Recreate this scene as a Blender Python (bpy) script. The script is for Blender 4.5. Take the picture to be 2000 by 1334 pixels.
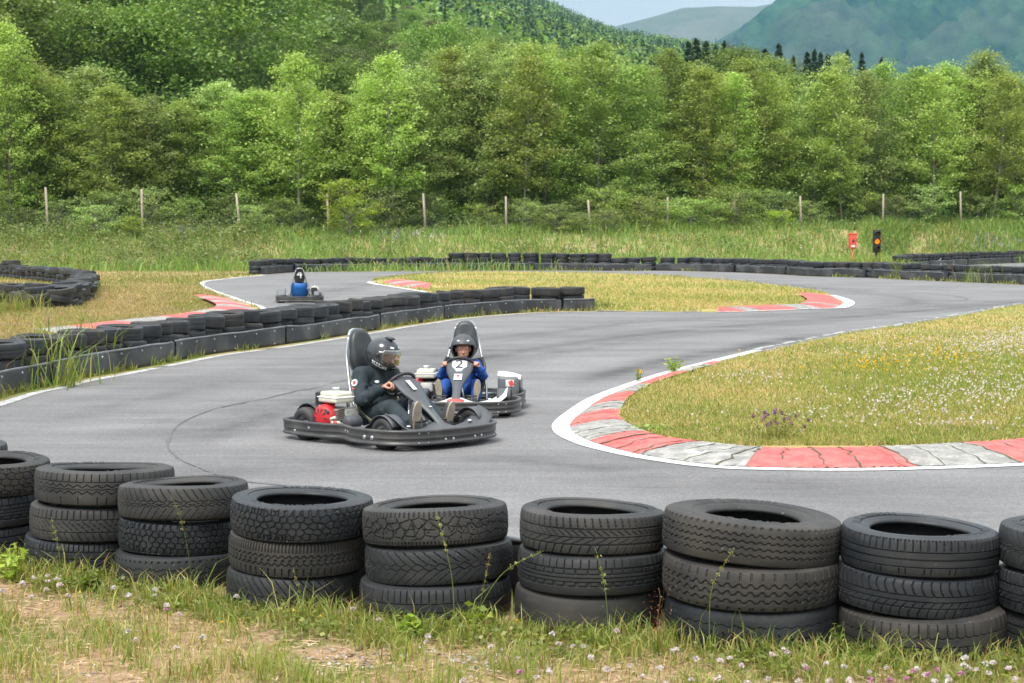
import bpy, bmesh, math, random
import numpy as np
from mathutils import Vector, Matrix, Euler
R = math.radians
random.seed(7)
SC = bpy.context.scene
COL = SC.collection
for _o in list(bpy.data.objects): bpy.data.objects.remove(_o)

# ------------------------------------------------------------------ camera, world, sun, exposure
CAMH, FPX, HZ = 1.7, 3500.0, 452.0
PITCH = math.atan((667 - HZ) / FPX)
cam_d = bpy.data.cameras.new('camera'); cam = bpy.data.objects.new('camera', cam_d); COL.objects.link(cam)
cam.location = (0, 0, CAMH); cam.rotation_euler = (R(90) - PITCH, 0, 0)
cam_d.lens = 36 * FPX / 2000; cam_d.sensor_width = 36
cam_d.clip_start = 0.1; cam_d.clip_end = 20000
cam_d.dof.use_dof = True; cam_d.dof.focus_distance = 11.5; cam_d.dof.aperture_fstop = 9
SC.camera = cam

SUN_EL, SUN_AZ = 56, -150          # azimuth of the sun measured from +Y clockwise
w = bpy.data.worlds.new('World'); SC.world = w; w.use_nodes = True
nt = w.node_tree; nt.nodes.clear()
def N(nt, t, **k):
    n = nt.nodes.new(t)
    for a, b in k.items():
        if a == 'inp':
            for i, v in b.items(): n.inputs[i].default_value = v
        else: setattr(n, a, b)
    return n
def L(nt, a, ao, b, bi): nt.links.new(a.outputs[ao], b.inputs[bi])
sky = N(nt, 'ShaderNodeTexSky', sky_type='NISHITA', sun_disc=False, sun_elevation=R(SUN_EL), sun_rotation=R(SUN_AZ))
b1 = N(nt, 'ShaderNodeBackground', inp={'Strength': 0.12}); L(nt, sky, 0, b1, 0)
tc = N(nt, 'ShaderNodeTexCoord'); mp = N(nt, 'ShaderNodeMapping', inp={'Scale': (1.2, 1.2, 6.0), 'Location': (0.3, 0.1, 0.0)}); L(nt, tc, 'Generated', mp, 0)
nz = N(nt, 'ShaderNodeTexNoise', inp={'Scale': 2.2, 'Detail': 6.0, 'Roughness': 0.55}); L(nt, mp, 0, nz, 'Vector')
cr = N(nt, 'ShaderNodeValToRGB'); L(nt, nz, 'Fac', cr, 0)
cr.color_ramp.elements[0].position = 0.35; cr.color_ramp.elements[0].color = (0.60, 0.63, 0.65, 1)
cr.color_ramp.elements[1].position = 0.72; cr.color_ramp.elements[1].color = (0.88, 0.87, 0.86, 1)
sepw = N(nt, 'ShaderNodeSeparateXYZ'); L(nt, tc, 'Generated', sepw, 0)
mr = N(nt, 'ShaderNodeMapRange', inp={'From Min': 0.0, 'From Max': 0.9, 'To Min': 0.50, 'To Max': 1.72}); L(nt, sepw, 'Z', mr, 0)
b2 = N(nt, 'ShaderNodeBackground'); L(nt, cr, 0, b2, 0); L(nt, mr, 0, b2, 1)
mx = N(nt, 'ShaderNodeMixShader', inp={0: 0.96}); L(nt, b1, 0, mx, 1); L(nt, b2, 0, mx, 2)
wo = N(nt, 'ShaderNodeOutputWorld'); L(nt, mx, 0, wo, 0)

sd = bpy.data.lights.new('sun', 'SUN'); sun = bpy.data.objects.new('sun', sd); COL.objects.link(sun)
sd.energy = 2.3; sd.angle = R(18); sd.color = (1.0, 0.965, 0.90)
_sv = Vector((math.sin(R(SUN_AZ)) * math.cos(R(SUN_EL)), math.cos(R(SUN_AZ)) * math.cos(R(SUN_EL)), math.sin(R(SUN_EL))))
sun.rotation_euler = _sv.to_track_quat('Z', 'Y').to_euler()
SC.view_settings.view_transform = 'Standard'; SC.view_settings.look = 'None'
SC.view_settings.exposure = 0.9; SC.view_settings.gamma = 1
SC.render.engine = 'CYCLES'
try:
    SC.cycles.use_denoising = True; SC.cycles.max_bounces = 6; SC.cycles.transparent_max_bounces = 8
    SC.cycles.volume_bounces = 0; SC.cycles.use_adaptive_sampling = True
except Exception: pass

# ------------------------------------------------------------------ pixel -> world helpers (2000x1334 photo pixels)
_up = Vector((0, math.sin(PITCH), math.cos(PITCH))); _fw = Vector((0, math.cos(PITCH), -math.sin(PITCH)))
def ray(px, py): return Vector((1, 0, 0)) * ((px - 1000) / FPX) + _up * (-(py - 667) / FPX) + _fw
def G(px, py, z=0.0):
    d = ray(px, py); t = (z - CAMH) / d.z
    return Vector((0, 0, CAMH)) + d * t
def Dp(px, py, y):
    d = ray(px, py); t = y / d.y
    return Vector((0, 0, CAMH)) + d * t
def g2(px, py): p = G(px, py); return (p.x, p.y)

# ------------------------------------------------------------------ object helpers
def tag(o, label=None, cat=None, group=None, kind=None):
    if label: o['label'] = label
    if cat: o['category'] = cat
    if group: o['group'] = group
    if kind: o['kind'] = kind
    return o
def link(name, me, parent=None, mats=None):
    o = bpy.data.objects.new(name, me); COL.objects.link(o)
    if parent is not None: o.parent = parent
    if mats is not None:
        for m in (mats if isinstance(mats, (list, tuple)) else [mats]): me.materials.append(m)
    return o
def empty(name, loc=(0, 0, 0), rz=0, scale=1.0):
    o = bpy.data.objects.new(name, None); COL.objects.link(o); o.location = loc; o.rotation_euler = (0, 0, rz)
    o.scale = (scale,) * 3; o.empty_display_size = 0.2
    return o
def copy_tree(o, parent=None):
    c = o.copy(); COL.objects.link(c); c.parent = parent
    for ch in list(o.children): copy_tree(ch, c)
    return c
def np_mesh(name, V, F, smooth=False, matidx=None):
    """V (n,3); F (m,k) int array, or a list of such arrays."""
    if not isinstance(F, list): F = [F]
    F = [np.asarray(f, dtype=np.int32) for f in F if len(f)]
    me = bpy.data.meshes.new(name)
    V = np.asarray(V, dtype=np.float32)
    me.vertices.add(len(V)); me.vertices.foreach_set('co', V.ravel())
    tot = sum(f.size for f in F); npoly = sum(len(f) for f in F)
    me.loops.add(tot); me.loops.foreach_set('vertex_index', np.concatenate([f.ravel() for f in F]))
    me.polygons.add(npoly)
    starts = []; s = 0
    for f in F:
        starts.append(s + np.arange(len(f)) * f.shape[1]); s += f.size
    me.polygons.foreach_set('loop_start', np.concatenate(starts).astype(np.int32))
    if isinstance(smooth, np.ndarray): me.polygons.foreach_set('use_smooth', smooth)
    else: me.polygons.foreach_set('use_smooth', np.full(npoly, bool(smooth)))
    if matidx is not None: me.polygons.foreach_set('material_index', np.asarray(matidx, dtype=np.int32))
    me.update(calc_edges=True)
    return me

class MB:
    """collects shapes; build() links them as one mesh object"""
    def __init__(s): s.v = []; s.f = []; s.mi = []; s.sm = []
    def add(s, V, F, mi=0, smooth=True):
        b = len(s.v); s.v += [tuple(v) for v in V]; s.f += [[i + b for i in f] for f in F]
        s.mi += [mi] * len(F); s.sm += [smooth] * len(F); return s
    def box(s, c, size, rot=None, bev=0.0, mi=0):
        bm = bmesh.new(); bmesh.ops.create_cube(bm, size=1)
        for v in bm.verts: v.co = Vector((v.co.x * size[0], v.co.y * size[1], v.co.z * size[2]))
        if bev > 0: bmesh.ops.bevel(bm, geom=bm.edges[:], offset=bev, segments=3, profile=0.5, affect='EDGES', clamp_overlap=True)
        M = Matrix.Translation(c) @ (Euler(rot).to_matrix().to_4x4() if rot else Matrix())
        bm.verts.index_update()
        s.add([M @ v.co for v in bm.verts], [[v.index for v in f.verts] for f in bm.faces], mi, bev > 0); bm.free(); return s
    def tube(s, pts, r, n=10, mi=0, caps=True, closed=False):
        pts = [Vector(p) for p in pts]; m = len(pts); rs = r if isinstance(r, (list, tuple)) else [r] * m
        V = []; F = []; prev = None
        for i, p in enumerate(pts):
            if closed: t = (pts[(i + 1) % m] - pts[i - 1])
            else: t = pts[min(i + 1, m - 1)] - pts[max(i - 1, 0)]
            t.normalize()
            if prev is None: a = t.orthogonal().normalized()
            else: a = (prev - t * prev.dot(t)).normalized()
            prev = a; b = t.cross(a)
            for k in range(n):
                an = 2 * math.pi * k / n; V.append(p + (a * math.cos(an) + b * math.sin(an)) * rs[i])
        for i in range(m if closed else m - 1):
            j = (i + 1) % m
            for k in range(n): F.append([i * n + k, i * n + (k + 1) % n, j * n + (k + 1) % n, j * n + k])
        if caps and not closed: F.append(list(range(n))[::-1]); F.append([(m - 1) * n + k for k in range(n)])
        return s.add(V, F, mi)
    def lathe(s, prof, c=(0, 0, 0), axis='Z', n=32, mi=0, closed=False, smooth=True):
        V = []; F = []; m = len(prof)
        for r, h in prof:
            for k in range(n):
                a = 2 * math.pi * k / n; x, y = r * math.cos(a), r * math.sin(a)
                p = (x, y, h) if axis == 'Z' else ((x, h, y) if axis == 'Y' else (h, x, y))
                V.append((p[0] + c[0], p[1] + c[1], p[2] + c[2]))
        for i in range(m if closed else m - 1):
            j = (i + 1) % m
            for k in range(n): F.append([i * n + k, i * n + (k + 1) % n, j * n + (k + 1) % n, j * n + k])
        return s.add(V, F, mi, smooth)
    def ell(s, c, r, rot=None, n=16, mi=0):
        V = []; F = []; M = Euler(rot).to_matrix() if rot else Matrix.Identity(3)
        if not isinstance(r, (tuple, list)): r = (r, r, r)
        for i in range(n + 1):
            th = math.pi * i / n
            for k in range(2 * n):
                a = math.pi * k / n
                p = M @ Vector((r[0] * math.sin(th) * math.cos(a), r[1] * math.sin(th) * math.sin(a), r[2] * math.cos(th)))
                V.append(p + Vector(c))
        for i in range(n):
            for k in range(2 * n): F.append([i * 2 * n + k, (i + 1) * 2 * n + k, (i + 1) * 2 * n + (k + 1) % (2 * n), i * 2 * n + (k + 1) % (2 * n)])
        return s.add(V, F, mi)
    def prism(s, poly, z0, z1, mi=0, smooth=False):
        n = len(poly); V = [(p[0], p[1], z0) for p in poly] + [(p[0], p[1], z1) for p in poly]
        F = [[i, (i + 1) % n, n + (i + 1) % n, n + i] for i in range(n)] + [list(range(n))[::-1], list(range(n, 2 * n))]
        return s.add(V, F, mi, smooth)
    def sheet(s, grid, th=0.01, mi=0):
        """grid of points [i][j] -> thick sheet, thickness away from its normal"""
        ni, nj = len(grid), len(grid[0]); P = [[Vector(p) for p in row] for row in grid]; top = []; bot = []
        for i in range(ni):
            for j in range(nj):
                a = P[min(i + 1, ni - 1)][j] - P[max(i - 1, 0)][j]; b = P[i][min(j + 1, nj - 1)] - P[i][max(j - 1, 0)]
                n_ = a.cross(b); n_ = n_.normalized() if n_.length > 1e-9 else Vector((0, 0, 1))
                top.append(P[i][j]); bot.append(P[i][j] - n_ * th)
        V = top + bot; o = ni * nj; F = []
        for i in range(ni - 1):
            for j in range(nj - 1):
                a, b, c, d = i * nj + j, (i + 1) * nj + j, (i + 1) * nj + j + 1, i * nj + j + 1
                F.append([a, b, c, d]); F.append([o + a, o + d, o + c, o + b])
        for i in range(ni - 1):
            for j, fl in ((0, 0), (nj - 1, 1)):
                a, b = i * nj + j, (i + 1) * nj + j; F.append([a, b, o + b, o + a][::(1 if fl else -1)])
        for j in range(nj - 1):
            for i, fl in ((0, 1), (ni - 1, 0)):
                a, b = i * nj + j, i * nj + j + 1; F.append([a, b, o + b, o + a][::(1 if fl else -1)])
        return s.add(V, F, mi)
    def build(s, name, mats, parent=None):
        me = bpy.data.meshes.new(name); me.from_pydata(s.v, [], s.f); me.validate()
        if len(me.polygons) == len(s.f):
            me.polygons.foreach_set('material_index', s.mi); me.polygons.foreach_set('use_smooth', s.sm)
        me.update(); return link(name, me, parent, mats)

def blob(name, prims, voxel, mats, parent=None, smooth=4, sub=False):
    """fuses overlapping primitives into ONE continuous surface (voxel remesh)"""
    mb = MB()
    for p in prims:
        if p[0] == 'c':
            _, a, b, ra, rb = p; a, b = Vector(a), Vector(b); mb.ell(a, ra, n=8); mb.ell(b, rb, n=8)
            if (b - a).length > 1e-5: mb.tube([a, b], [ra, rb], n=16)
        elif p[0] == 'e': mb.ell(p[1], p[2], p[3] if len(p) > 3 else None, n=12)
        elif p[0] == 'b': mb.box(p[1], p[2], p[3] if len(p) > 3 else None)
    me0 = bpy.data.meshes.new('tmp'); me0.from_pydata(mb.v, [], mb.f)
    t = bpy.data.objects.new('tmp', me0); COL.objects.link(t)
    m = t.modifiers.new('r', 'REMESH'); m.mode = 'VOXEL'; m.voxel_size = voxel; m.use_smooth_shade = True
    if smooth: s_ = t.modifiers.new('s', 'SMOOTH'); s_.iterations = smooth; s_.factor = 0.5
    dg = bpy.context.evaluated_depsgraph_get(); dg.update()
    me = bpy.data.meshes.new_from_object(t.evaluated_get(dg)); me.name = name
    bpy.data.objects.remove(t); bpy.data.meshes.remove(me0)
    me.materials.clear(); me.polygons.foreach_set('use_smooth', [True] * len(me.polygons))
    return link(name, me, parent, mats)

def text_mesh(name, body, size, mat, parent, M, depth=0.002):
    cu = bpy.data.curves.new('t', 'FONT'); cu.body = body; cu.size = size; cu.extrude = depth; cu.align_x = 'CENTER'; cu.align_y = 'CENTER'
    t = bpy.data.objects.new('t', cu); COL.objects.link(t)
    dg = bpy.context.evaluated_depsgraph_get(); dg.update()
    me = bpy.data.meshes.new_from_object(t.evaluated_get(dg)); bpy.data.objects.remove(t)
    me.transform(M); me.materials.clear()
    return link(name, me, parent, mat)

# ------------------------------------------------------------------ materials
def pmat(name, c1, c2=None, scale=8, rough=0.6, metal=0.0, bump=0.0, bscale=None, spec=None, island=0.0, detail=4, c3=None, c3scale=1.5, c3amt=0.5, coord='Object', alpha=None):
    m = bpy.data.materials.new(name); m.use_nodes = True; nt = m.node_tree; P = nt.nodes['Principled BSDF']
    P.inputs['Roughness'].default_value = rough; P.inputs['Metallic'].default_value = metal
    if spec is not None: P.inputs['Specular IOR Level'].default_value = spec
    c1 = (*c1, 1); c2 = (*c2, 1) if c2 else tuple(x * 0.8 for x in c1[:3]) + (1,)
    tc = N(nt, 'ShaderNodeTexCoord')
    nz = N(nt, 'ShaderNodeTexNoise', inp={'Scale': scale, 'Detail': detail, 'Roughness': 0.6}); L(nt, tc, coord, nz, 'Vector')
    mr = N(nt, 'ShaderNodeMapRange', inp={'From Min': 0.35, 'From Max': 0.65}); L(nt, nz, 'Fac', mr, 0)
    mx = N(nt, 'ShaderNodeMix', data_type='RGBA'); mx.inputs[6].default_value = c1; mx.inputs[7].default_value = c2
    L(nt, mr, 0, mx, 0); out = (mx, 2)
    if c3:
        n3 = N(nt, 'ShaderNodeTexNoise', inp={'Scale': c3scale, 'Detail': 3.0}); L(nt, tc, coord, n3, 'Vector')
        m3 = N(nt, 'ShaderNodeMapRange', inp={'From Min': 0.48, 'From Max': 0.68, 'To Max': c3amt}); L(nt, n3, 'Fac', m3, 0)
        x3 = N(nt, 'ShaderNodeMix', data_type='RGBA'); x3.inputs[7].default_value = (*c3, 1); L(nt, m3, 0, x3, 0); L(nt, out[0], out[1], x3, 6); out = (x3, 2)
    if island:
        ge = N(nt, 'ShaderNodeNewGeometry'); mi = N(nt, 'ShaderNodeMapRange', inp={'To Min': 1 - island, 'To Max': 1 + island}); L(nt, ge, 'Random Per Island', mi, 0)
        hs = N(nt, 'ShaderNodeHueSaturation'); L(nt, out[0], out[1], hs, 'Color'); L(nt, mi, 0, hs, 'Value'); out = (hs, 0)
    L(nt, out[0], out[1], P, 'Base Color')
    if bump:
        nb = N(nt, 'ShaderNodeTexNoise', inp={'Scale': bscale or scale * 4, 'Detail': 5.0}); L(nt, tc, coord, nb, 'Vector')
        bp = N(nt, 'ShaderNodeBump', inp={'Strength': bump, 'Distance': 0.01}); L(nt, nb, 'Fac', bp, 'Height'); L(nt, bp, 0, P, 'Normal')
    return m

def leafmat(name, ca, cb, cc=None, scale=0.8, trans=0.35, var=0.35, sat=1.0):
    """leaves: diffuse + translucent, colour varies leaf by leaf, clump by clump and plant by plant"""
    m = bpy.data.materials.new(name); m.use_nodes = True; nt = m.node_tree; nt.nodes.clear()
    tc = N(nt, 'ShaderNodeTexCoord'); ge = N(nt, 'ShaderNodeNewGeometry'); oi = N(nt, 'ShaderNodeObjectInfo')
    nz = N(nt, 'ShaderNodeTexNoise', inp={'Scale': scale, 'Detail': 3.0}); L(nt, tc, 'Object', nz, 'Vector')
    mr = N(nt, 'ShaderNodeMapRange', inp={'From Min': 0.35, 'From Max': 0.65}); L(nt, nz, 'Fac', mr, 0)
    mx = N(nt, 'ShaderNodeMix', data_type='RGBA'); mx.inputs[6].default_value = (*ca, 1); mx.inputs[7].default_value = (*cb, 1); L(nt, mr, 0, mx, 0)
    out = (mx, 2)
    if cc:
        m2 = N(nt, 'ShaderNodeMapRange', inp={'From Min': 0.55, 'From Max': 0.9}); L(nt, ge, 'Random Per Island', m2, 0)
        x2 = N(nt, 'ShaderNodeMix', data_type='RGBA'); L(nt, out[0], out[1], x2, 6); x2.inputs[7].default_value = (*cc, 1); L(nt, m2, 0, x2, 0); out = (x2, 2)
    mi = N(nt, 'ShaderNodeMath', operation='MULTIPLY_ADD', inp={1: 7.31, 2: 0.0}); L(nt, ge, 'Random Per Island', mi, 0)
    fr = N(nt, 'ShaderNodeMath', operation='FRACT'); L(nt, mi, 0, fr, 0)
    mv = N(nt, 'ShaderNodeMapRange', inp={'To Min': 1 - var, 'To Max': 1 + var}); L(nt, fr, 0, mv, 0)
    mo = N(nt, 'ShaderNodeMapRange', inp={'To Min': 0.72, 'To Max': 1.24}); L(nt, oi, 'Random', mo, 0)
    mm = N(nt, 'ShaderNodeMath', operation='MULTIPLY'); L(nt, mv, 0, mm, 0); L(nt, mo, 0, mm, 1)
    mh = N(nt, 'ShaderNodeMapRange', inp={'To Min': 0.491, 'To Max': 0.514}); L(nt, oi, 'Random', mh, 0)
    hs = N(nt, 'ShaderNodeHueSaturation', inp={'Saturation': sat}); L(nt, out[0], out[1], hs, 'Color'); L(nt, mm, 0, hs, 'Value'); L(nt, mh, 0, hs, 'Hue')
    d = N(nt, 'ShaderNodeBsdfDiffuse'); t = N(nt, 'ShaderNodeBsdfTranslucent'); g = N(nt, 'ShaderNodeBsdfGlossy', inp={'Roughness': 0.45, 'Color': (0.5, 0.5, 0.5, 1)})
    hs2 = N(nt, 'ShaderNodeHueSaturation', inp={'Saturation': 1.1, 'Value': 1.3, 'Hue': 0.498}); L(nt, hs, 0, hs2, 'Color')
    L(nt, hs, 0, d, 0); L(nt, hs2, 0, t, 0)
    m1 = N(nt, 'ShaderNodeMixShader', inp={0: trans}); L(nt, d, 0, m1, 1); L(nt, t, 0, m1, 2)
    m3 = N(nt, 'ShaderNodeMixShader', inp={0: 0.05}); L(nt, m1, 0, m3, 1); L(nt, g, 0, m3, 2)
    o = N(nt, 'ShaderNodeOutputMaterial'); L(nt, m3, 0, o, 0)
    return m

M = {}
def asphalt_mat():
    m = bpy.data.materials.new('asphalt'); m.use_nodes = True; nt = m.node_tree; P = nt.nodes['Principled BSDF']; tc = N(nt, 'ShaderNodeTexCoord')
    def noise(sc, det=4, vec=None, ro=0.6):
        n = N(nt, 'ShaderNodeTexNoise', inp={'Scale': sc, 'Detail': det, 'Roughness': ro}); L(nt, *(vec or (tc, 'Object')), n, 'Vector'); return n
    st = N(nt, 'ShaderNodeMapping', inp={'Scale': (0.25, 1.3, 1.0), 'Rotation': (0, 0, 0.35)}); L(nt, tc, 'Object', st, 0)
    st2 = N(nt, 'ShaderNodeMapping', inp={'Scale': (0.8, 5.0, 1.0), 'Rotation': (0, 0, 0.55)}); L(nt, tc, 'Object', st2, 0)
    fine = noise(330, 2); med = noise(60, 3); big = noise(0.35, 5); streak = noise(1.0, 4, (st, 0)); str2 = noise(1.6, 5, (st2, 0))
    vo = N(nt, 'ShaderNodeTexVoronoi', inp={'Scale': 150.0}); L(nt, tc, 'Object', vo, 'Vector')
    def mapr(n, o, a, b, c, d):
        r = N(nt, 'ShaderNodeMapRange', inp={'From Min': a, 'From Max': b, 'To Min': c, 'To Max': d}); L(nt, n, o, r, 0); return r
    parts = [mapr(fine, 'Fac', .3, .7, .72, 1.28), mapr(med, 'Fac', .3, .7, .70, 1.30), mapr(noise(22, 4), 'Fac', .35, .65, .90, 1.10), mapr(big, 'Fac', .3, .7, .82, 1.14), mapr(streak, 'Fac', .35, .65, .82, 1.10), mapr(str2, 'Fac', .4, .7, 1.04, .88), mapr(vo, 'Distance', 0.0, 0.7, 1.2, .88)]
    cur = parts[0]
    for p in parts[1:]:
        k = N(nt, 'ShaderNodeMath', operation='MULTIPLY'); L(nt, cur, 0, k, 0); L(nt, p, 0, k, 1); cur = k
    col = N(nt, 'ShaderNodeMix', data_type='RGBA'); col.inputs[6].default_value = (0.172, 0.168, 0.170, 1); col.inputs[7].default_value = (0.190, 0.182, 0.180, 1); L(nt, noise(0.12, 3), 'Fac', col, 0)
    hs = N(nt, 'ShaderNodeHueSaturation'); L(nt, col, 2, hs, 'Color'); L(nt, cur, 0, hs, 'Value'); L(nt, hs, 0, P, 'Base Color')
    P.inputs['Roughness'].default_value = 0.82
    bp = N(nt, 'ShaderNodeBump', inp={'Strength': 0.45, 'Distance': 0.004}); L(nt, fine, 'Fac', bp, 'Height'); L(nt, bp, 0, P, 'Normal')
    return m
M['asphalt'] = asphalt_mat()
def ground_mat(name, dry, straw, green, soil, gscale=0.5, gthr=(0.45, 0.6), fscale=14):
    m = bpy.data.materials.new(name); m.use_nodes = True; nt = m.node_tree; P = nt.nodes['Principled BSDF']; tc = N(nt, 'ShaderNodeTexCoord')
    P.inputs['Roughness'].default_value = 0.95; P.inputs['Specular IOR Level'].default_value = 0.1
    def mixn(a, b, sc, lo, hi, det=5):
        n = N(nt, 'ShaderNodeTexNoise', inp={'Scale': sc, 'Detail': det, 'Roughness': 0.65}); L(nt, tc, 'Object', n, 'Vector')
        r = N(nt, 'ShaderNodeMapRange', inp={'From Min': lo, 'From Max': hi}); L(nt, n, 'Fac', r, 0)
        x = N(nt, 'ShaderNodeMix', data_type='RGBA'); L(nt, r, 0, x, 0)
        for i, c in ((6, a), (7, b)):
            if isinstance(c, tuple): x.inputs[i].default_value = (*c, 1)
            else: L(nt, c, 2, x, i)
        return x
    a = mixn(dry, straw, fscale * 3, .38, .62); b = mixn(a, soil, fscale, .55, .72); c = mixn(b, green, gscale, gthr[0], gthr[1]); d = mixn(c, dry, fscale * 6, .55, .75)
    L(nt, d, 2, P, 'Base Color')
    n = N(nt, 'ShaderNodeTexNoise', inp={'Scale': fscale * 5, 'Detail': 6.0}); L(nt, tc, 'Object', n, 'Vector')
    bp = N(nt, 'ShaderNodeBump', inp={'Strength': 0.8, 'Distance': 0.02}); L(nt, n, 'Fac', bp, 'Height'); L(nt, bp, 0, P, 'Normal')
    return m
M['ground'] = ground_mat('ground', (0.42, 0.31, 0.16), (0.50, 0.36, 0.22), (0.18, 0.23, 0.06), (0.26, 0.17, 0.10), 0.5)
M['verge'] = ground_mat('verge_soil', (0.34, 0.22, 0.12), (0.43, 0.30, 0.19), (0.15, 0.17, 0.045), (0.21, 0.13, 0.08), 1.8, (0.46, 0.62), 22)
M['turf'] = ground_mat('island_turf', (0.40, 0.32, 0.12), (0.48, 0.37, 0.17), (0.25, 0.28, 0.08), (0.28, 0.19, 0.09), 0.35)
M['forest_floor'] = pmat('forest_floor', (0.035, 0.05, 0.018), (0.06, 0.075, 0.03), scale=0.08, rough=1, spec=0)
M['white_paint'] = pmat('white_paint', (0.66, 0.67, 0.67), (0.52, 0.52, 0.51), scale=6, rough=0.6, c3=(0.30, 0.30, 0.29), c3scale=14, c3amt=0.5)
M['worn_paint'] = pmat('worn_white_paint', (0.55, 0.54, 0.52), (0.33, 0.33, 0.32), scale=9, rough=0.7, c3=(0.2, 0.2, 0.2), c3scale=5, c3amt=0.7)
def kerb_mat(name, c, worn, amt):
    m = bpy.data.materials.new(name); m.use_nodes = True; nt = m.node_tree; P = nt.nodes['Principled BSDF']; tc = N(nt, 'ShaderNodeTexCoord')
    n1 = N(nt, 'ShaderNodeTexNoise', inp={'Scale': 7.0, 'Detail': 8.0, 'Roughness': 0.7}); L(nt, tc, 'Object', n1, 'Vector')
    r1 = N(nt, 'ShaderNodeMapRange', inp={'From Min': .52 - amt * .2, 'From Max': .66 - amt * .1}); L(nt, n1, 'Fac', r1, 0)
    x = N(nt, 'ShaderNodeMix', data_type='RGBA'); x.inputs[6].default_value = (*c, 1); x.inputs[7].default_value = (*worn, 1); L(nt, r1, 0, x, 0)
    n2 = N(nt, 'ShaderNodeTexNoise', inp={'Scale': 18.0, 'Detail': 6.0, 'Roughness': 0.75}); L(nt, tc, 'Object', n2, 'Vector')
    r2 = N(nt, 'ShaderNodeMapRange', inp={'From Min': .60, 'From Max': .66}); L(nt, n2, 'Fac', r2, 0)
    y = N(nt, 'ShaderNodeMix', data_type='RGBA'); y.inputs[7].default_value = (0.10, 0.09, 0.08, 1); L(nt, x, 2, y, 6); L(nt, r2, 0, y, 0); L(nt, y, 2, P, 'Base Color')
    P.inputs['Roughness'].default_value = 0.8
    bp = N(nt, 'ShaderNodeBump', inp={'Strength': 0.6, 'Distance': 0.01}); L(nt, n1, 'Fac', bp, 'Height'); L(nt, bp, 0, P, 'Normal')
    return m
M['kerb_red'] = kerb_mat('kerb_red', (0.60, 0.085, 0.078), (0.42, 0.15, 0.13), 0.55)
M['kerb_white'] = kerb_mat('kerb_white', (0.40, 0.39, 0.36), (0.22, 0.21, 0.195), 0.9)
M['kerb_crack'] = pmat('kerb_crack', (0.07, 0.06, 0.045), (0.13, 0.12, 0.06), scale=20, rough=1)
M['crack'] = pmat('tar_crack', (0.10, 0.10, 0.102), (0.135, 0.135, 0.135), scale=12, rough=0.9)
def rubber(name, c, dust, amt=0.5, rough=0.62):
    m = pmat(name, c, tuple(x * 0.65 for x in c), scale=5, rough=rough, spec=0.35, c3=dust, c3scale=3.5, c3amt=amt, bump=0.12, bscale=90)
    nt = m.node_tree; P = nt.nodes['Principled BSDF']; src = P.inputs['Base Color'].links[0].from_socket; tc = N(nt, 'ShaderNodeTexCoord')
    v = N(nt, 'ShaderNodeTexNoise', inp={'Scale': 75.0, 'Detail': 2.0}); L(nt, tc, 'Object', v, 'Vector'); r = N(nt, 'ShaderNodeMapRange', inp={'From Min': .74, 'From Max': .77, 'To Max': .75}); L(nt, v, 'Fac', r, 0)
    x = N(nt, 'ShaderNodeMix', data_type='RGBA'); x.inputs[7].default_value = (.34, .34, .32, 1); nt.links.new(src, x.inputs[6]); L(nt, r, 0, x, 0)
    s1 = N(nt, 'ShaderNodeMapping', inp={'Scale': (1, 1, 14)}); L(nt, tc, 'Object', s1, 0); v2 = N(nt, 'ShaderNodeTexNoise', inp={'Scale': 3.0, 'Detail': 5.0, 'Roughness': .7}); L(nt, s1, 0, v2, 'Vector'); r2 = N(nt, 'ShaderNodeMapRange', inp={'From Min': .45, 'From Max': .72, 'To Max': .38}); L(nt, v2, 'Fac', r2, 0)
    y = N(nt, 'ShaderNodeMix', data_type='RGBA'); y.inputs[7].default_value = (*dust, 1); L(nt, x, 2, y, 6); L(nt, r2, 0, y, 0); L(nt, y, 2, P, 'Base Color'); return m
M['rubber'] = [rubber('tyre_rubber', (0.024, 0.026, 0.029), (0.060, 0.060, 0.059), 0.40, 0.5),
               rubber('tyre_rubber_dusty', (0.032, 0.033, 0.035), (0.078, 0.072, 0.064), 0.5),
               rubber('tyre_rubber_dark', (0.019, 0.022, 0.027), (0.052, 0.054, 0.057), 0.45, 0.45),
               rubber('tyre_rubber_brown', (0.029, 0.029, 0.029), (0.076, 0.066, 0.056), 0.5)]
M['belt'] = pmat('belt_rubber', (0.030, 0.031, 0.034), (0.046, 0.046, 0.048), scale=1.6, rough=0.55, spec=0.4, c3=(0.12, 0.12, 0.12), c3scale=1.6, c3amt=0.6, bump=0.15, bscale=30)
M['belt_edge'] = pmat('pale_belt_edge', (0.20, 0.21, 0.22), (0.11, 0.115, 0.12), scale=3, rough=0.6)  # paler grey for the tube along the top of each belt
M['galv'] = pmat('galvanised_steel', (0.50, 0.52, 0.54), (0.38, 0.40, 0.42), scale=15, rough=0.35, metal=0.8)
M['chrome'] = pmat('polished_steel', (0.62, 0.64, 0.66), (0.5, 0.52, 0.54), scale=12, rough=0.25, metal=0.85)
M['bumper'] = pmat('bumper_plastic', (0.035, 0.035, 0.036), (0.048, 0.047, 0.046), scale=4, rough=0.42, spec=0.5, c3=(0.11, 0.10, 0.09), c3scale=5, c3amt=0.55, bump=0.1)
M['black_plastic'] = pmat('black_plastic', (0.018, 0.018, 0.02), (0.03, 0.03, 0.03), scale=8, rough=0.45)
M['grey_plastic'] = pmat('dark_grey_plastic', (0.070, 0.076, 0.086), (0.055, 0.060, 0.068), scale=5, rough=0.5, c3=(0.12, 0.12, 0.12), c3scale=3, c3amt=0.3)
M['grey_plastic2'] = pmat('mid_grey_plastic', (0.13, 0.14, 0.155), (0.11, 0.12, 0.13), scale=5, rough=0.5)
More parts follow.
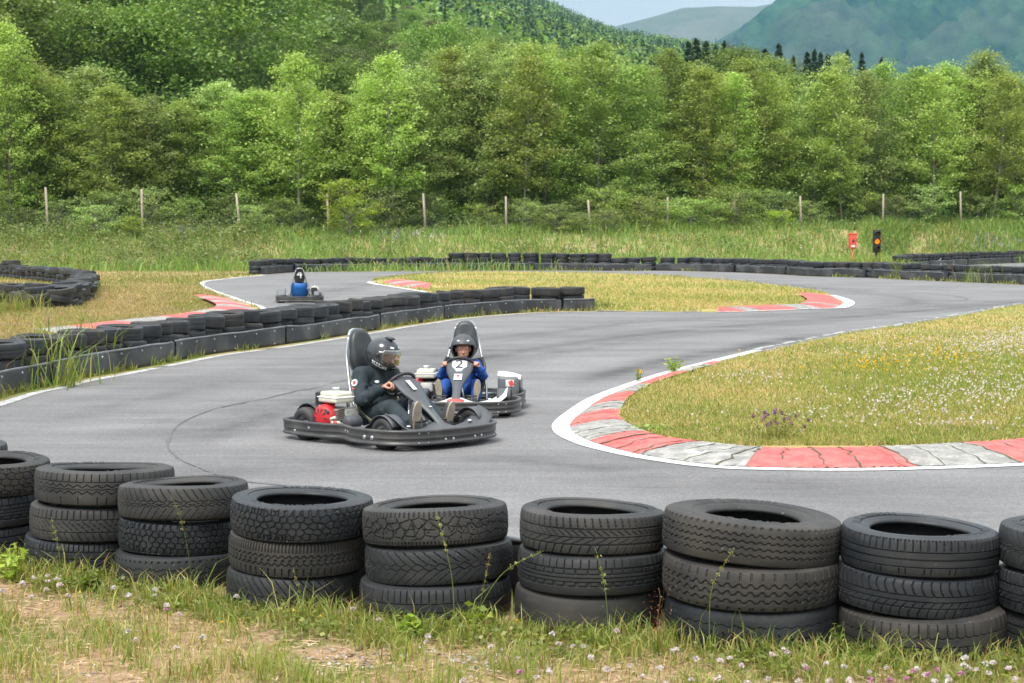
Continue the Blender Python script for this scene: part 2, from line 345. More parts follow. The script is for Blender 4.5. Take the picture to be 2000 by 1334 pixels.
M['leather'] = pmat('black_padding', (0.030, 0.035, 0.038), (0.022, 0.025, 0.027), scale=10, rough=0.42, bump=0.06)
M['khaki'] = pmat('khaki_seat_shell', (0.17, 0.17, 0.115), (0.12, 0.12, 0.085), scale=6, rough=0.4)
M['cream'] = pmat('cream_tank_paint', (0.72, 0.69, 0.58), (0.60, 0.57, 0.47), scale=4, rough=0.3, c3=(0.40, 0.36, 0.28), c3scale=6, c3amt=0.35)
M['red_metal'] = pmat('red_engine_paint', (0.60, 0.022, 0.03), (0.45, 0.02, 0.025), scale=8, rough=0.4)
M['alu'] = pmat('dirty_aluminium', (0.35, 0.35, 0.33), (0.20, 0.19, 0.17), scale=14, rough=0.5, metal=0.5)
M['white_plastic'] = pmat('white_plastic', (0.78, 0.79, 0.79), (0.66, 0.67, 0.67), scale=5, rough=0.4, c3=(0.45, 0.44, 0.42), c3scale=7, c3amt=0.3)
M['red_plastic'] = pmat('red_plastic', (0.72, 0.09, 0.07), (0.60, 0.07, 0.06), scale=5, rough=0.4)
M['blue_plastic'] = pmat('blue_plastic', (0.02, 0.16, 0.50), (0.02, 0.12, 0.38), scale=5, rough=0.4)
M['ink'] = pmat('dark_ink', (0.03, 0.03, 0.04), (0.05, 0.05, 0.06), scale=9, rough=0.6)
M['suit_dark'] = pmat('dark_teal_overalls', (0.010, 0.019, 0.025), (0.026, 0.038, 0.046), scale=12, rough=0.85, bump=0.5, bscale=14)
M['suit_blue'] = pmat('blue_overalls', (0.008, 0.075, 0.33), (0.006, 0.05, 0.22), scale=12, rough=0.8, bump=0.5, bscale=14)
M['skin'] = pmat('skin', (0.58, 0.30, 0.21), (0.50, 0.24, 0.17), scale=14, rough=0.5)
M['hair'] = pmat('eye_dark', (0.03, 0.02, 0.015), (0.02, 0.015, 0.01), rough=0.3)
M['sole'] = pmat('shoe_sole', (0.36, 0.31, 0.23), (0.27, 0.23, 0.17), scale=16, rough=0.8, bump=0.3)
M['helmet1'] = pmat('black_helmet_gloss', (0.018, 0.021, 0.026), (0.030, 0.034, 0.040), scale=5, rough=0.16, c3=(0.12, 0.13, 0.14), c3scale=7, c3amt=0.35)
M['helmet2'] = pmat('charcoal_helmet_matt', (0.045, 0.050, 0.056), (0.055, 0.06, 0.066), scale=5, rough=0.5)
def visor_mat():
    m = bpy.data.materials.new('clear_visor'); m.use_nodes = True; nt = m.node_tree; nt.nodes.clear()
    t = N(nt, 'ShaderNodeBsdfTransparent', inp={0: (0.86, 0.84, 0.76, 1)}); g = N(nt, 'ShaderNodeBsdfGlossy', inp={0: (0.9, 0.9, 0.9, 1), 'Roughness': 0.12})
    lw = N(nt, 'ShaderNodeLayerWeight', inp={0: 0.35}); mr = N(nt, 'ShaderNodeMapRange', inp={'To Min': 0.10, 'To Max': 0.75}); L(nt, lw, 'Facing', mr, 0)
    x = N(nt, 'ShaderNodeMixShader'); L(nt, mr, 0, x, 0); L(nt, t, 0, x, 1); L(nt, g, 0, x, 2)
    o = N(nt, 'ShaderNodeOutputMaterial'); L(nt, x, 0, o, 0); return m
M['visor'] = visor_mat()
M['bark'] = pmat('grey_bark', (0.25, 0.23, 0.20), (0.13, 0.12, 0.10), scale=5, rough=0.95, bump=0.4)
M['bark_birch'] = pmat('pale_bark', (0.33, 0.31, 0.28), (0.22, 0.20, 0.18), scale=4, rough=0.9)
M['post'] = pmat('weathered_post', (0.42, 0.34, 0.27), (0.30, 0.25, 0.21), scale=3, rough=0.9)
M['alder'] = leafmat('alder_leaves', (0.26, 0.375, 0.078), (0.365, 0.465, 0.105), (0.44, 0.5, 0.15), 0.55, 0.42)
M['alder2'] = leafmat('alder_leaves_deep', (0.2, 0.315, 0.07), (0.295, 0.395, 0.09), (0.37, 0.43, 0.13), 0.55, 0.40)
M['birch'] = leafmat('birch_leaves', (0.245, 0.35, 0.1), (0.345, 0.435, 0.13), (0.42, 0.48, 0.17), 0.6, 0.38)
M['hill_leaf'] = leafmat('hill_broadleaf', (0.13, 0.225, 0.045), (0.21, 0.305, 0.062), (0.27, 0.35, 0.085), 0.35, 0.3)
M['hill_leaf2'] = leafmat('hill_broadleaf_blue', (0.115, 0.185, 0.06), (0.18, 0.25, 0.085), (0.25, 0.3, 0.12), 0.35, 0.3)
M['pine'] = leafmat('pine_needles', (0.12, 0.135, 0.055), (0.175, 0.17, 0.08), (0.21, 0.19, 0.09), 0.5, 0.15)
M['spruce'] = leafmat('spruce_needles', (0.07, 0.12, 0.055), (0.11, 0.17, 0.075), None, 0.5, 0.1)
M['bush'] = leafmat('bush_leaves', (0.26, 0.38, 0.045), (0.34, 0.45, 0.06), (0.42, 0.49, 0.09), 1.2, 0.42)
M['under'] = leafmat('undergrowth_leaves', (0.12, 0.195, 0.046), (0.2, 0.275, 0.065), None, 0.7, 0.3)
M['bank'] = leafmat('bank_weeds', (0.14, 0.25, 0.052), (0.215, 0.32, 0.072), (0.29, 0.36, 0.11), 0.35, 0.35, 0.4)
M['bank2'] = leafmat('bank_leaves', (0.17, 0.255, 0.068), (0.25, 0.32, 0.095), (0.33, 0.36, 0.13), 0.6, 0.35, 0.4)
M['blade_green'] = leafmat('green_grass', (0.15, 0.235, 0.035), (0.24, 0.29, 0.055), (0.32, 0.34, 0.09), 1.5, 0.4, 0.35)
M['blade_dry'] = leafmat('dry_grass', (0.5, 0.385, 0.165), (0.56, 0.405, 0.235), (0.42, 0.37, 0.12), 1.2, 0.3, 0.35)
M['blade_olive'] = leafmat('olive_grass', (0.34, 0.31, 0.085), (0.43, 0.36, 0.13), (0.24, 0.28, 0.06), 0.8, 0.35, 0.35)
M['reddish'] = leafmat('reddish_stems', (0.30, 0.12, 0.06), (0.36, 0.18, 0.09), None, 2, 0.2)
M['petal_white'] = leafmat('white_clover', (0.78, 0.74, 0.70), (0.80, 0.66, 0.64), None, 3, 0.3, 0.1)
M['petal_pink'] = leafmat('pink_clover', (0.70, 0.36, 0.48), (0.62, 0.30, 0.42), None, 3, 0.3, 0.15)
M['petal_purple'] = leafmat('purple_clover', (0.30, 0.12, 0.28), (0.24, 0.09, 0.22), None, 3, 0.2, 0.15)
M['petal_yellow'] = leafmat('yellow_petals', (0.85, 0.64, 0.02), (0.88, 0.56, 0.02), None, 3, 0.3, 0.1)
M['petal_lilac'] = leafmat('lilac_lupin', (0.24, 0.20, 0.36), (0.32, 0.28, 0.42), None, 3, 0.2, 0.2)

# ------------------------------------------------------------------ terrain
def interp(x, xs, ys): return float(np.interp(x, xs, ys))
def bank_start(x): return np.interp(x, [-26, -11, -9, 4, 9, 14, 22, 30], [77, 77, 75.5, 80.5, 80, 84, 97, 99])
def fence_y(x): return np.interp(x, [-26, -5, 5, 27, 34], [84, 87, 90, 103, 106])
def fence_z(x): return np.interp(x, [-26, -5, 5, 27], [1.45, 1.55, 1.75, 2.0])
def smooth01(t): t = np.clip(t, 0, 1); return t * t * (3 - 2 * t)
def ridge_z(ang):   # ang = photo x of the direction
    y = np.interp(ang, [-400, 0, 400, 700, 900, 1030, 1100, 1200, 1330, 1420, 1550, 1700, 2000, 2400], [-420, -300, -200, -100, -40, 6, 40, 78, 97, 110, 135, 150, 165, 180])
    D = ridge_d(ang); return 1.7 + (HZ - y) * D / FPX
def ridge_d(ang): return np.interp(ang, [0, 700, 1030, 1500, 2000], [700, 1000, 1500, 1500, 900])
def hgt(x, y):
    x = np.asarray(x, float); y = np.asarray(y, float)
    bs, fy, fz = bank_start(x), fence_y(x), fence_z(x)
    z = fz * smooth01((y - bs) / (fy - bs))
    ang = 1000 + FPX * x / np.maximum(y, 1)
    D, Z = ridge_d(ang), ridge_z(ang)
    t = np.clip((y - 118) / (D - 118), 0, 1.0)
    und = (np.sin(x * 0.035 + 1.3) * np.cos(y * 0.021) + 0.6 * np.sin(x * 0.08 + y * 0.05)) * 2.2 * smooth01((y - 125) / 200)
    up = z + (Z - fz - 1.5) * t ** 1.08 + und * (1 - 0.7 * t)
    dn = np.clip((y - D) / (0.7 * D), 0, 1)
    return np.where(y < 118, z, np.where(y <= D, up, up * (1 - smooth01(dn))))

def ground():
    ys = np.concatenate([np.linspace(-30, 60, 10), np.linspace(64, 112, 33), np.linspace(116, 400, 48), np.linspace(420, 1700, 70), [1900, 2200, 2600, 3500, 5000, 9000]])
    us = np.linspace(-1, 1, 97)
    V = []
    for y in ys:
        half = 40 + max(y, 0) * 0.62
        xs = us * half; V.append(np.stack([xs, np.full_like(xs, y), hgt(xs, np.full_like(xs, y))], 1))
    V = np.concatenate(V); n = len(us)
    i, j = np.meshgrid(np.arange(len(ys) - 1), np.arange(n - 1), indexing='ij'); a = (i * n + j).ravel()
    F = np.stack([a, a + 1, a + n + 1, a + n], 1)
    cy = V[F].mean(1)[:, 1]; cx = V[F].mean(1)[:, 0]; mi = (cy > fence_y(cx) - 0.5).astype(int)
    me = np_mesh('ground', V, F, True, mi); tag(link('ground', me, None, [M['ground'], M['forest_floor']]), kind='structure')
ground()

def cr_path(pts, step=0.3, closed=False):
    P = [np.array(p, float) for p in pts]; n = len(P); out = []
    rng = range(n if closed else n - 1)
    for i in rng:
        if closed: p0, p1, p2, p3 = P[i - 1], P[i], P[(i + 1) % n], P[(i + 2) % n]
        else: p0, p1, p2, p3 = P[max(i - 1, 0)], P[i], P[i + 1], P[min(i + 2, n - 1)]
        m = max(2, int(np.linalg.norm(p2 - p1) / step))
        for k in range(m):
            t = k / m; out.append(0.5 * ((2 * p1) + (-p0 + p2) * t + (2 * p0 - 5 * p1 + 4 * p2 - p3) * t * t + (-p0 + 3 * p1 - 3 * p2 + p3) * t ** 3))
    if not closed: out.append(P[-1])
    return np.array(out)
def normals2(P, closed=False):
    if closed: T = np.roll(P, -1, 0) - np.roll(P, 1, 0)
    else: T = np.gradient(P, axis=0)
    T /= np.maximum(np.linalg.norm(T, axis=1, keepdims=True), 1e-9)
    return np.stack([-T[:, 1], T[:, 0]], 1)        # to the left of the direction of travel
def arclen(P): return np.concatenate([[0], np.cumsum(np.linalg.norm(np.diff(P, axis=0), axis=1))])
def fill(name, poly, z, mat, skirt=0.0, kind='structure'):
    bm = bmesh.new(); vs = [bm.verts.new((p[0], p[1], z)) for p in poly]
    es = [bm.edges.new((vs[i], vs[(i + 1) % len(vs)])) for i in range(len(vs))]
    bmesh.ops.triangle_fill(bm, use_beauty=True, use_dissolve=False, edges=es)
    for f in bm.faces:
        if f.normal.z < 0: f.normal_flip()
    if skirt:
        lo = [bm.verts.new((p[0], p[1], z - skirt)) for p in poly]
        for i in range(len(vs)):
            j = (i + 1) % len(vs)
            try: bm.faces.new((vs[i], vs[j], lo[j], lo[i]))
            except Exception: pass
    me = bpy.data.meshes.new(name); bm.to_mesh(me); bm.free()
    return tag(link(name, me, None, mat), kind=kind)
def ribbon(name, P, w0, w1, z, mat, wav=0.0, kind='structure', broken=None, seed=0, smooth_w=None):
    """strip along P between left offsets w0 and w1"""
    rg = np.random.RandomState(seed); Nn = normals2(P); n = len(P)
    j0 = w0 + wav * np.convolve(rg.randn(n + 4), np.ones(5) / 5, 'valid'); j1 = w1 + wav * np.convolve(rg.randn(n + 4), np.ones(5) / 5, 'valid')
    A = P + Nn * j0[:, None]; B = P + Nn * j1[:, None]
    V = np.zeros((2 * n, 3)); V[0::2, :2] = A; V[1::2, :2] = B; V[:, 2] = z
    a = np.arange(n - 1) * 2; F = np.stack([a, a + 2, a + 3, a + 1], 1)
    if broken is not None: F = F[rg.rand(n - 1) > broken]
    o = link(name, np_mesh(name, V, F), None, mat); return tag(o, kind=kind)

# track outline: everything inside is asphalt; islands lie on it
WALL_PX = [(-330, 905), (-190, 845), (-60, 806), (50, 770), (99, 760), (165, 744), (231, 732), (330, 713), (429, 694), (528, 681), (660, 661), (720, 651), (788, 639), (842, 631), (896, 623), (950, 618), (1031, 612), (1085, 610), (1166, 608.5)]
WALL = cr_path([g2(x, y) for x, y in WALL_PX], 0.25)                # white line in front of the long barrier
FORE_PX = [(-420, 1000, 1.0), (-215, 1033, 1.0)]
STACKS = [  # photo x of the stack centre, scale px per metre at its foot, height of the stack top
    (-118, 345, .50), (-38, 370, .50), (200, 387, .51), (350, 404, .485), (586, 428, .49), (850, 439, .485), (1158, 453, .505), (1472, 469, .525), (1804, 478, .49), (2122, 486, .51)]
def st_xy(px, s): d = FPX / s; return ((px - 1000) / s, d)
FROW = np.array([st_xy(p, s) for p, s, h in STACKS])
FEDGE = [(-9.5, 14.2), (-6.5, 11.9)] + [(x - 0.02, y + 0.42) for x, y in FROW[2:]] + [(3.9, 7.15), (6, 6.6)]
FAR_PX = [(515, 537), (578, 532), (656, 530.5), (760, 529), (900, 528.6), (1031, 528), (1193, 529), (1300, 529), (1400, 531), (1500, 535), (1580, 539.5), (1700, 543), (1790, 547.5), (1880, 551), (2010, 557), (2150, 565)]
FAR = cr_path([g2(x, y) for x, y in FAR_PX], 0.5)
LISL_PX = [(515, 537), (495, 539.5), (462, 542), (429, 546), (402, 549), (391, 553), (394, 560), (422, 572), (462, 586), (488, 594), (508, 603), (500, 611), (460, 620), (426, 626), (330, 637), (198, 653), (100, 662), (0, 670), (-150, 686), (-320, 706)]
LISL = cr_path([g2(x, y) for x, y in LISL_PX], 0.3)
outer = [tuple(p) for p in FAR] + [(22, 50), (24, 20), (12, 8)] + FEDGE[::-1] + [(-14, 17.5), g2(-420, 716)] + [tuple(p) for p in LISL[::-1][:-1]]
fill('road', outer, 0.004, M['asphalt'])
fill('verge_ground', [(-9.5, 4.0)] + [(x, y - .02) for x, y in FEDGE] + [(6, 4.0)], 0.003, M['verge'])
# left island grass is the ground sheet itself; its white line and kerb
ribbon('road_marking', LISL[:int(len(LISL) * 0.99)], -0.02, 0.14, 0.008, M['white_paint'], 0.015, seed=2, broken=0.03)
# middle island
MISL_PX = [(722, 552.5), (740, 546.5), (761, 543), (815, 537), (896, 532), (977, 531), (1085, 532.5), (1166, 534), (1220, 536), (1310, 541), (1400, 547), (1460, 552), (1520, 559.5), (1580, 567), (1612, 574), (1642, 581.5), (1662, 589), (1665, 594), (1656, 600), (1640, 603), (1580, 604.5), (1460, 609.5), (1400, 610), (1290, 609.5), (1166, 608.5)]
MI = cr_path([g2(x, y) for x, y in MISL_PX], 0.3)
wb = WALL[::-1]; wbN = normals2(wb)   # heading back to the camera's left, left normal = towards track side
side = -1 if (wbN[0] @ (np.array(g2(1000, 580)) - wb[0])) < 0 else 1
back = WALL + normals2(WALL) * 0.95 * (1 if (normals2(WALL)[-1] @ (np.array(g2(1000, 560)) - WALL[-1])) > 0 else -1)
LN_ = normals2(WALL)[-40]; SGN = 1 if (LN_ @ (np.array(g2(900, 560)) - WALL[-40])) > 0 else -1   # +SGN = behind the barrier
tipb = np.array([g2(x, y) for x, y in [(835, 571.5), (800, 566), (760, 559.5), (735, 556)]])
k_end = int(np.argmin(np.linalg.norm(back - tipb[0], axis=1)))
poly = [tuple(p) for p in MI] + [tuple(p) for p in wb[1:]] + [tuple(p) for p in back[:k_end]] + [tuple(p) for p in tipb]
fill('middle_island', poly, 0.012, M['turf'], 0.012)
ribbon('road_marking', MI, -0.14, 0.0, 0.0165, M['white_paint'], 0.01, seed=3) if False else None
LW = np.concatenate([tipb, MI[:6]])
ribbon('road_marking', cr_path(LW, 0.3), -0.1, 0.12, 0.0165, M['white_paint'], 0.01, seed=4)
ribbon('road_marking', MI[-60:] if len(MI) > 200 else MI[-40:], -0.1, 0.04, 0.0165, M['worn_paint'], 0.02, seed=6, broken=0.5)
ribbon('road_marking', WALL, -0.14 if SGN > 0 else 0.0, 0.0 if SGN > 0 else 0.14, 0.0085, M['worn_paint'], 0.012, seed=5, broken=0.02)
# right island
RISL_PX = [(2300, 560), (2100, 581), (2000, 592), (1922, 606), (1868, 615.5), (1775, 631), (1754, 636), (1670, 646), (1610, 657.5), (1510, 677), (1405, 702), (1295, 730), (1215, 756), (1154, 780), (1112, 807), (1090, 826), (1087, 838), (1096, 850), (1120, 862), (1154, 874), (1248, 895), (1389, 914), (1530, 919), (1671, 920), (1812, 917), (2000, 910), (2200, 898), (2500, 870)]
RI = cr_path([g2(x, y) for x, y in RISL_PX], 0.15)
RIN_PX = [(2300, 562), (2100, 584), (2000, 595), (1922, 609), (1868, 619), (1775, 634), (1754, 638), (1670, 649), (1610, 662), (1510, 682), (1425, 704), (1342, 728), (1271, 752), (1232, 775), (1213, 800), (1212, 815), (1226, 829), (1255, 842), (1285, 853), (1351, 863), (1483, 876), (1600, 877), (1741, 874), (1929, 864), (2000, 859), (2200, 846), (2500, 820)]
RIN = cr_path([tuple(G(x, y, .06))[:2] for x, y in RIN_PX], 0.15)
fill('right_island', [tuple(p) for p in RIN] + [(22, 20), (24, 42)], 0.05, M['turf'], 0.05)
def resample(P, ts):
    s = arclen(P); s = s / s[-1]; return np.stack([np.interp(ts, s, P[:, 0]), np.interp(ts, s, P[:, 1])], 1)
def sect(P, pa, pb):
    """portion of P between the points nearest to photo points pa and pb"""
    a = int(np.argmin(np.linalg.norm(P - np.array(g2(*pa)), axis=1))); b = int(np.argmin(np.linalg.norm(P - np.array(g2(*pb)), axis=1)))
    return P[a:b + 1]
# white line of the right island, thick round the apex
wl_o = sect(RI, (1480, 684), (2500, 870)); n_ = len(wl_o)
ao = np.array([1000 + FPX * p[0] / p[1] for p in wl_o])
wdt = 0.11 + 0.02 * np.exp(-((ao - 1110) / 90.0) ** 2)
Nn = normals2(wl_o); sgn = 1 if (Nn[n_ // 2] @ (np.array(g2(1700, 780)) - wl_o[n_ // 2])) > 0 else -1
rg = np.random.RandomState(3); wob = np.convolve(rg.randn(n_ + 8), np.ones(9) / 9, 'valid') * 0.02
def strip_mesh(name, A, B, za, zb, mat, rows=1, kind='structure', bulge=0.0):
    n = len(A); V = []
    for r in range(rows + 1):
        t = r / rows; Pm = A * (1 - t) + B * t
        V.append(np.column_stack([Pm, np.full(n, za * (1 - t) + zb * t + bulge * math.sin(math.pi * t) * (1 if t < 1 else 0))]))
    V = np.concatenate(V); a = (np.arange(rows)[:, None] * n + np.arange(n - 1)[None]).ravel()
    F = np.stack([a, a + 1, a + n + 1, a + n], 1)
    return tag(link(name, np_mesh(name, V, F, True), None, mat), kind=kind)
strip_mesh('road_marking', wl_o - Nn * sgn * 0.04, wl_o + Nn * sgn * (wdt + wob)[:, None], 0.009, 0.009, M['white_paint'])
thin = sect(RI, (2300, 560), (1480, 684)); tn = normals2(thin)
ribbon('road_marking', thin, -0.08 if tn[len(tn) // 2] @ (np.array(g2(1800, 700)) - thin[len(tn) // 2]) > 0 else 0.0, 0.0 if tn[len(tn) // 2] @ (np.array(g2(1800, 700)) - thin[len(tn) // 2]) > 0 else 0.08, 0.0085, M['worn_paint'], 0.03, seed=9, broken=0.45)

def kerb(outer_c, inner_c, bounds, group, zi=0.075, jitter=0.05, seed=0, cracks=True):
    """painted concrete kerb between two curves, cut into red and white lengths at the given outer-edge photo x / fractions"""
    rg = np.random.RandomState(seed); n = 900; ts = np.linspace(0, 1, n); A = resample(outer_c, ts); Nk = normals2(A); q_ = A[n // 2] - inner_c[np.argmin(np.linalg.norm(inner_c - A[n // 2], axis=1))]; sk_ = -1 if Nk[n // 2] @ q_ > 0 else 1
    Id = resample(inner_c, np.linspace(0, 1, 1500)); jj = np.array([np.argmin(np.linalg.norm(Id - (a_ + n2 * sk_ * .6), axis=1)) for a_, n2 in zip(A, Nk)]); jj = np.maximum.accumulate(jj); jj = np.convolve(np.pad(jj, 12, 'edge'), np.ones(25) / 25, 'valid'); B = np.stack([np.interp(jj, np.arange(1500), Id[:, 0]), np.interp(jj, np.arange(1500), Id[:, 1])], 1)
    ids = [0] + [int(b * (n - 1)) for b, c in bounds[1:]] + [n - 1]
    mb = {'kerb_red': MB(), 'kerb_white': MB()}; ck = MB()
    Lm = arclen(A)[-1]
    for q, (b, c) in enumerate(bounds):
        i0, i1 = ids[q], ids[q + 1]
        if i1 <= i0 + 1: continue
        seg = max(2, int(0.30 / (Lm / n)))
        cuts = list(range(i0, i1 - seg // 3, seg)) + [i1]
        rows = 5
        V = []; F = []
        idx = np.arange(i0, i1 + 1); st = max(1, len(idx) // 40); idx = np.unique(np.append(idx[::st], i1))
        for r in range(rows + 1):
            t = r / rows
            for i in idx:
                p = A[i] * (1 - t) + B[i] * t; z = 0.012 + (zi - 0.012) * math.sin(t * 1.9) / math.sin(1.9) + rg.randn() * 0.0022
                V.append((p[0], p[1], z))
        m = len(idx)
        for r in range(rows):
            for k in range(m - 1): F.append([r * m + k, r * m + k + 1, (r + 1) * m + k + 1, (r + 1) * m + k])
        mb[c].add(V, F, 0, True)
        if cracks:
            for cidx in cuts[:-1] if q else cuts[1:-1]:
                pts = []; sk = rg.uniform(-0.10, 0.10); wd = rg.uniform(0.003, 0.011) * (1.8 if rg.rand() < .3 else 1)
                t0, t1 = (0.0, 1.0) if rg.rand() < 0.75 else sorted(rg.rand(2))
                for t in np.linspace(t0, t1, 9):
                    i = int(np.clip(cidx + (sk * (t - .5)) / (Lm / n) + rg.randn() * 1.2, 1, n - 2)); p = A[i] * (1 - t) + B[i] * t; T = A[i + 1] - A[i - 1]; T /= np.linalg.norm(T)
                    z = 0.0155 + (zi - 0.012) * math.sin(t * 1.9) / math.sin(1.9); w_ = wd * rg.uniform(.5, 1.4)
                    pts.append(((p[0] - T[0] * w_, p[1] - T[1] * w_, z), (p[0] + T[0] * w_, p[1] + T[1] * w_, z)))
                V = [a for pr in pts for a in pr]; ck.add(V, [[2 * k, 2 * k + 1, 2 * k + 3, 2 * k + 2] for k in range(len(pts) - 1)])
    for c, b in mb.items():
        if b.v: tag(b.build('kerb', M[c]), kind='structure')
    if ck.v: tag(ck.build('kerb', M['kerb_crack']), kind='structure')
ko = sect(RI, (1365, 715), (2500, 870)); kn = normals2(ko)
ao = np.array([1000 + FPX * p[0] / p[1] for p in ko]); wd_ = 0.11 + 0.02 * np.exp(-((ao - 1110) / 90.0) ** 2) - 0.01
ko = ko + kn * sgn * wd_[:, None]
ki = sect(RIN, (1400, 712), (2500, 820))
ks = arclen(resample(ko, np.linspace(0, 1, 900))); kr = resample(ko, np.linspace(0, 1, 900))
def frac_at(px, py): return float(np.argmin(np.linalg.norm(kr - np.array(g2(px, py)), axis=1))) / 899
kb = [(0, 'kerb_red'), (frac_at(1340, 722), 'kerb_white'), (frac_at(1295, 736), 'kerb_red'), (frac_at(1232, 762), 'kerb_white'), (frac_at(1200, 778), 'kerb_red'), (frac_at(1165, 797), 'kerb_white'), (frac_at(1143, 814), 'kerb_red'), (frac_at(1126, 836), 'kerb_white'), (frac_at(1160, 862), 'kerb_red'),
      (frac_at(1250, 889), 'kerb_white'), (frac_at(1455, 911), 'kerb_red'), (frac_at(1780, 911), 'kerb_white'), (frac_at(1985, 904), 'kerb_red')]
kerb(ko, ki, kb, 'k', seed=1)
# kerb at the tip of the middle island
mo = sect(MI, (1625, 577), (1405, 610)); mN = normals2(mo); ms = 1 if (mN[len(mN) // 3] @ (np.array(g2(1500, 590)) - mo[len(mN) // 3])) > 0 else -1
aw = np.array([1000 + FPX * p[0] / p[1] for p in mo]); ww = 0.06 + 0.16 * np.exp(-((aw - 1662) / 28.0) ** 2)
strip_mesh('road_marking', mo - mN * ms * 0.05, mo + mN * ms * ww[:, None], 0.0165, 0.018, M['white_paint'])
kerb(mo + mN * ms * (ww + .02)[:, None], mo + mN * ms * (ww + 0.85)[:, None], [(0, 'kerb_red'), (0.42, 'kerb_red'), (0.58, 'kerb_white'), (.63, 'kerb_red'), (.74, 'kerb_white'), (0.80, 'kerb_red'), (.90, 'kerb_white'), (0.94, 'kerb_red')], 'k', zi=0.08, seed=2)
lo_ = cr_path([g2(x, y) for x, y in [(838, 569), (800, 563.5), (762, 556.5), (745, 551.5)]], 0.2); li_ = cr_path([g2(x, y) for x, y in [(842, 559), (812, 554.5), (775, 550), (752, 548)]], 0.2)
kerb(lo_, li_, [(0, 'kerb_red'), (0.3, 'kerb_white'), (0.45, 'kerb_red'), (0.68, 'kerb_white'), (0.8, 'kerb_red')], 'k', zi=0.10, seed=3, cracks=False)
lo_ = sect(LISL, (455, 583), (150, 657)); lN = normals2(lo_); ls = 1 if (lN[len(lN) // 2] @ (np.array(g2(300, 600)) - lo_[len(lN) // 2])) > 0 else -1
kerb(lo_ + lN * ls * 0.16, lo_ + lN * ls * 0.95, [(0, 'kerb_red'), (.08, 'kerb_white'), (.14, 'kerb_red'), (.22, 'kerb_white'), (.28, 'kerb_red'), (.36, 'kerb_white'), (.42, 'kerb_red'), (.52, 'kerb_white'), (.60, 'kerb_red'), (.72, 'kerb_white'), (.82, 'kerb_red'), (.93, 'kerb_white')], 'k', zi=0.10, seed=4, cracks=False)
# cracks, sealed seams and skid marks in the asphalt
for pts, wd in (([(600, 760), (520, 778), (420, 800), (350, 833), (328, 862), (345, 893), (400, 922), (470, 942), (560, 952)], 0.010), ([(700, 738), (640, 752), (540, 775), (430, 797)], 0.007),
                ([(940, 712), (1050, 694), (1180, 676), (1240, 664)], 0.008), ([(1520, 563), (1640, 566), (1760, 571), (1850, 577), (1890, 585), (1850, 589)], 0.03), ([(990, 668), (1120, 648), (1300, 640)], 0.006)):
    P_ = cr_path([g2(x, y) for x, y in pts], 0.08); rg = np.random.RandomState(len(pts)); P_ = P_ + np.cumsum(rg.randn(*P_.shape), 0) * 0.004
    ribbon('road_crack', P_, -wd, wd, 0.0085, M['crack'], wd * 1.2, seed=len(pts), broken=0.16)
# rubber laid down by tyres: soft darker bands through the bend
def rub_mat():
    m = bpy.data.materials.new('laid_rubber'); m.use_nodes = True; nt = m.node_tree; nt.nodes.clear()
    at = N(nt, 'ShaderNodeAttribute', attribute_name='band'); tc = N(nt, 'ShaderNodeTexCoord'); nz = N(nt, 'ShaderNodeTexNoise', inp={'Scale': 1.3, 'Detail': 6.0, 'Roughness': .7}); L(nt, tc, 'Object', nz, 'Vector')
    r = N(nt, 'ShaderNodeMapRange', inp={'From Min': .35, 'From Max': .65, 'To Min': .15, 'To Max': .85}); L(nt, nz, 'Fac', r, 0); k = N(nt, 'ShaderNodeMath', operation='MULTIPLY'); L(nt, r, 0, k, 0); L(nt, at, 'Fac', k, 1)
    t = N(nt, 'ShaderNodeBsdfTransparent'); d = N(nt, 'ShaderNodeBsdfDiffuse', inp={0: (.075, .075, .08, 1)}); x = N(nt, 'ShaderNodeMixShader'); L(nt, k, 0, x, 0); L(nt, t, 0, x, 1); L(nt, d, 0, x, 2); o = N(nt, 'ShaderNodeOutputMaterial'); L(nt, x, 0, o, 0); return m
RUB = rub_mat()
for pts, wd, st in (([(330, 900), (420, 850), (560, 800), (760, 740), (1000, 690), (1250, 655), (1500, 632), (1750, 612), (2050, 585)], 1.0, .75), ([(1120, 760), (1180, 735), (1300, 706), (1450, 680), (1600, 652)], .55, 1.0), ([(200, 1000), (330, 940), (700, 905), (1000, 900), (1300, 930), (1700, 950), (2100, 945)], .8, .55),
                    ([(560, 590), (620, 575), (700, 560), (820, 541), (1000, 533)], .9, .5), ([(1250, 540), (1450, 550), (1650, 568), (1780, 585), (1740, 600), (1500, 617), (1250, 630), (1000, 660)], .9, .5), ([(40, 850), (200, 800), (420, 752), (640, 712), (900, 670), (1100, 645)], .9, .45)):
    P_ = cr_path([g2(x, y) for x, y in pts], 0.3); Nq = normals2(P_); n = len(P_); offs = np.linspace(-wd, wd, 9); V = np.concatenate([np.column_stack([P_ + Nq * o, np.full(n, .0065)]) for o in offs]); a = (np.arange(8)[:, None] * n + np.arange(n - 1)[None]).ravel()
    me = np_mesh('rubber_marks', V, np.stack([a, a + 1, a + n + 1, a + n], 1), True); av = .62 * np.repeat(np.cos(offs / wd * 1.57) * (.7 + .3 * np.cos(offs * 9)), n) * np.tile(np.clip(np.minimum(np.arange(n), n - 1 - np.arange(n)) / 6, 0, 1), 9) * st
    at = me.attributes.new('band', 'FLOAT', 'POINT'); at.data.foreach_set('value', av.astype(np.float32)); tag(link('road_marking', me, None, RUB), kind='structure')
# second piece of track far right behind its own wall
far2 = [g2(1760, 524), g2(2050, 509.5), g2(2300, 503), g2(2300, 512), g2(2050, 519), g2(1850, 527)]
fill('far_road', far2, 0.02, M['asphalt'])
far3 = [g2(-300, 584), g2(-20, 568), g2(28, 562), g2(10, 575), g2(-300, 594)]
fill('left_road', far3, 0.006, M['asphalt'])

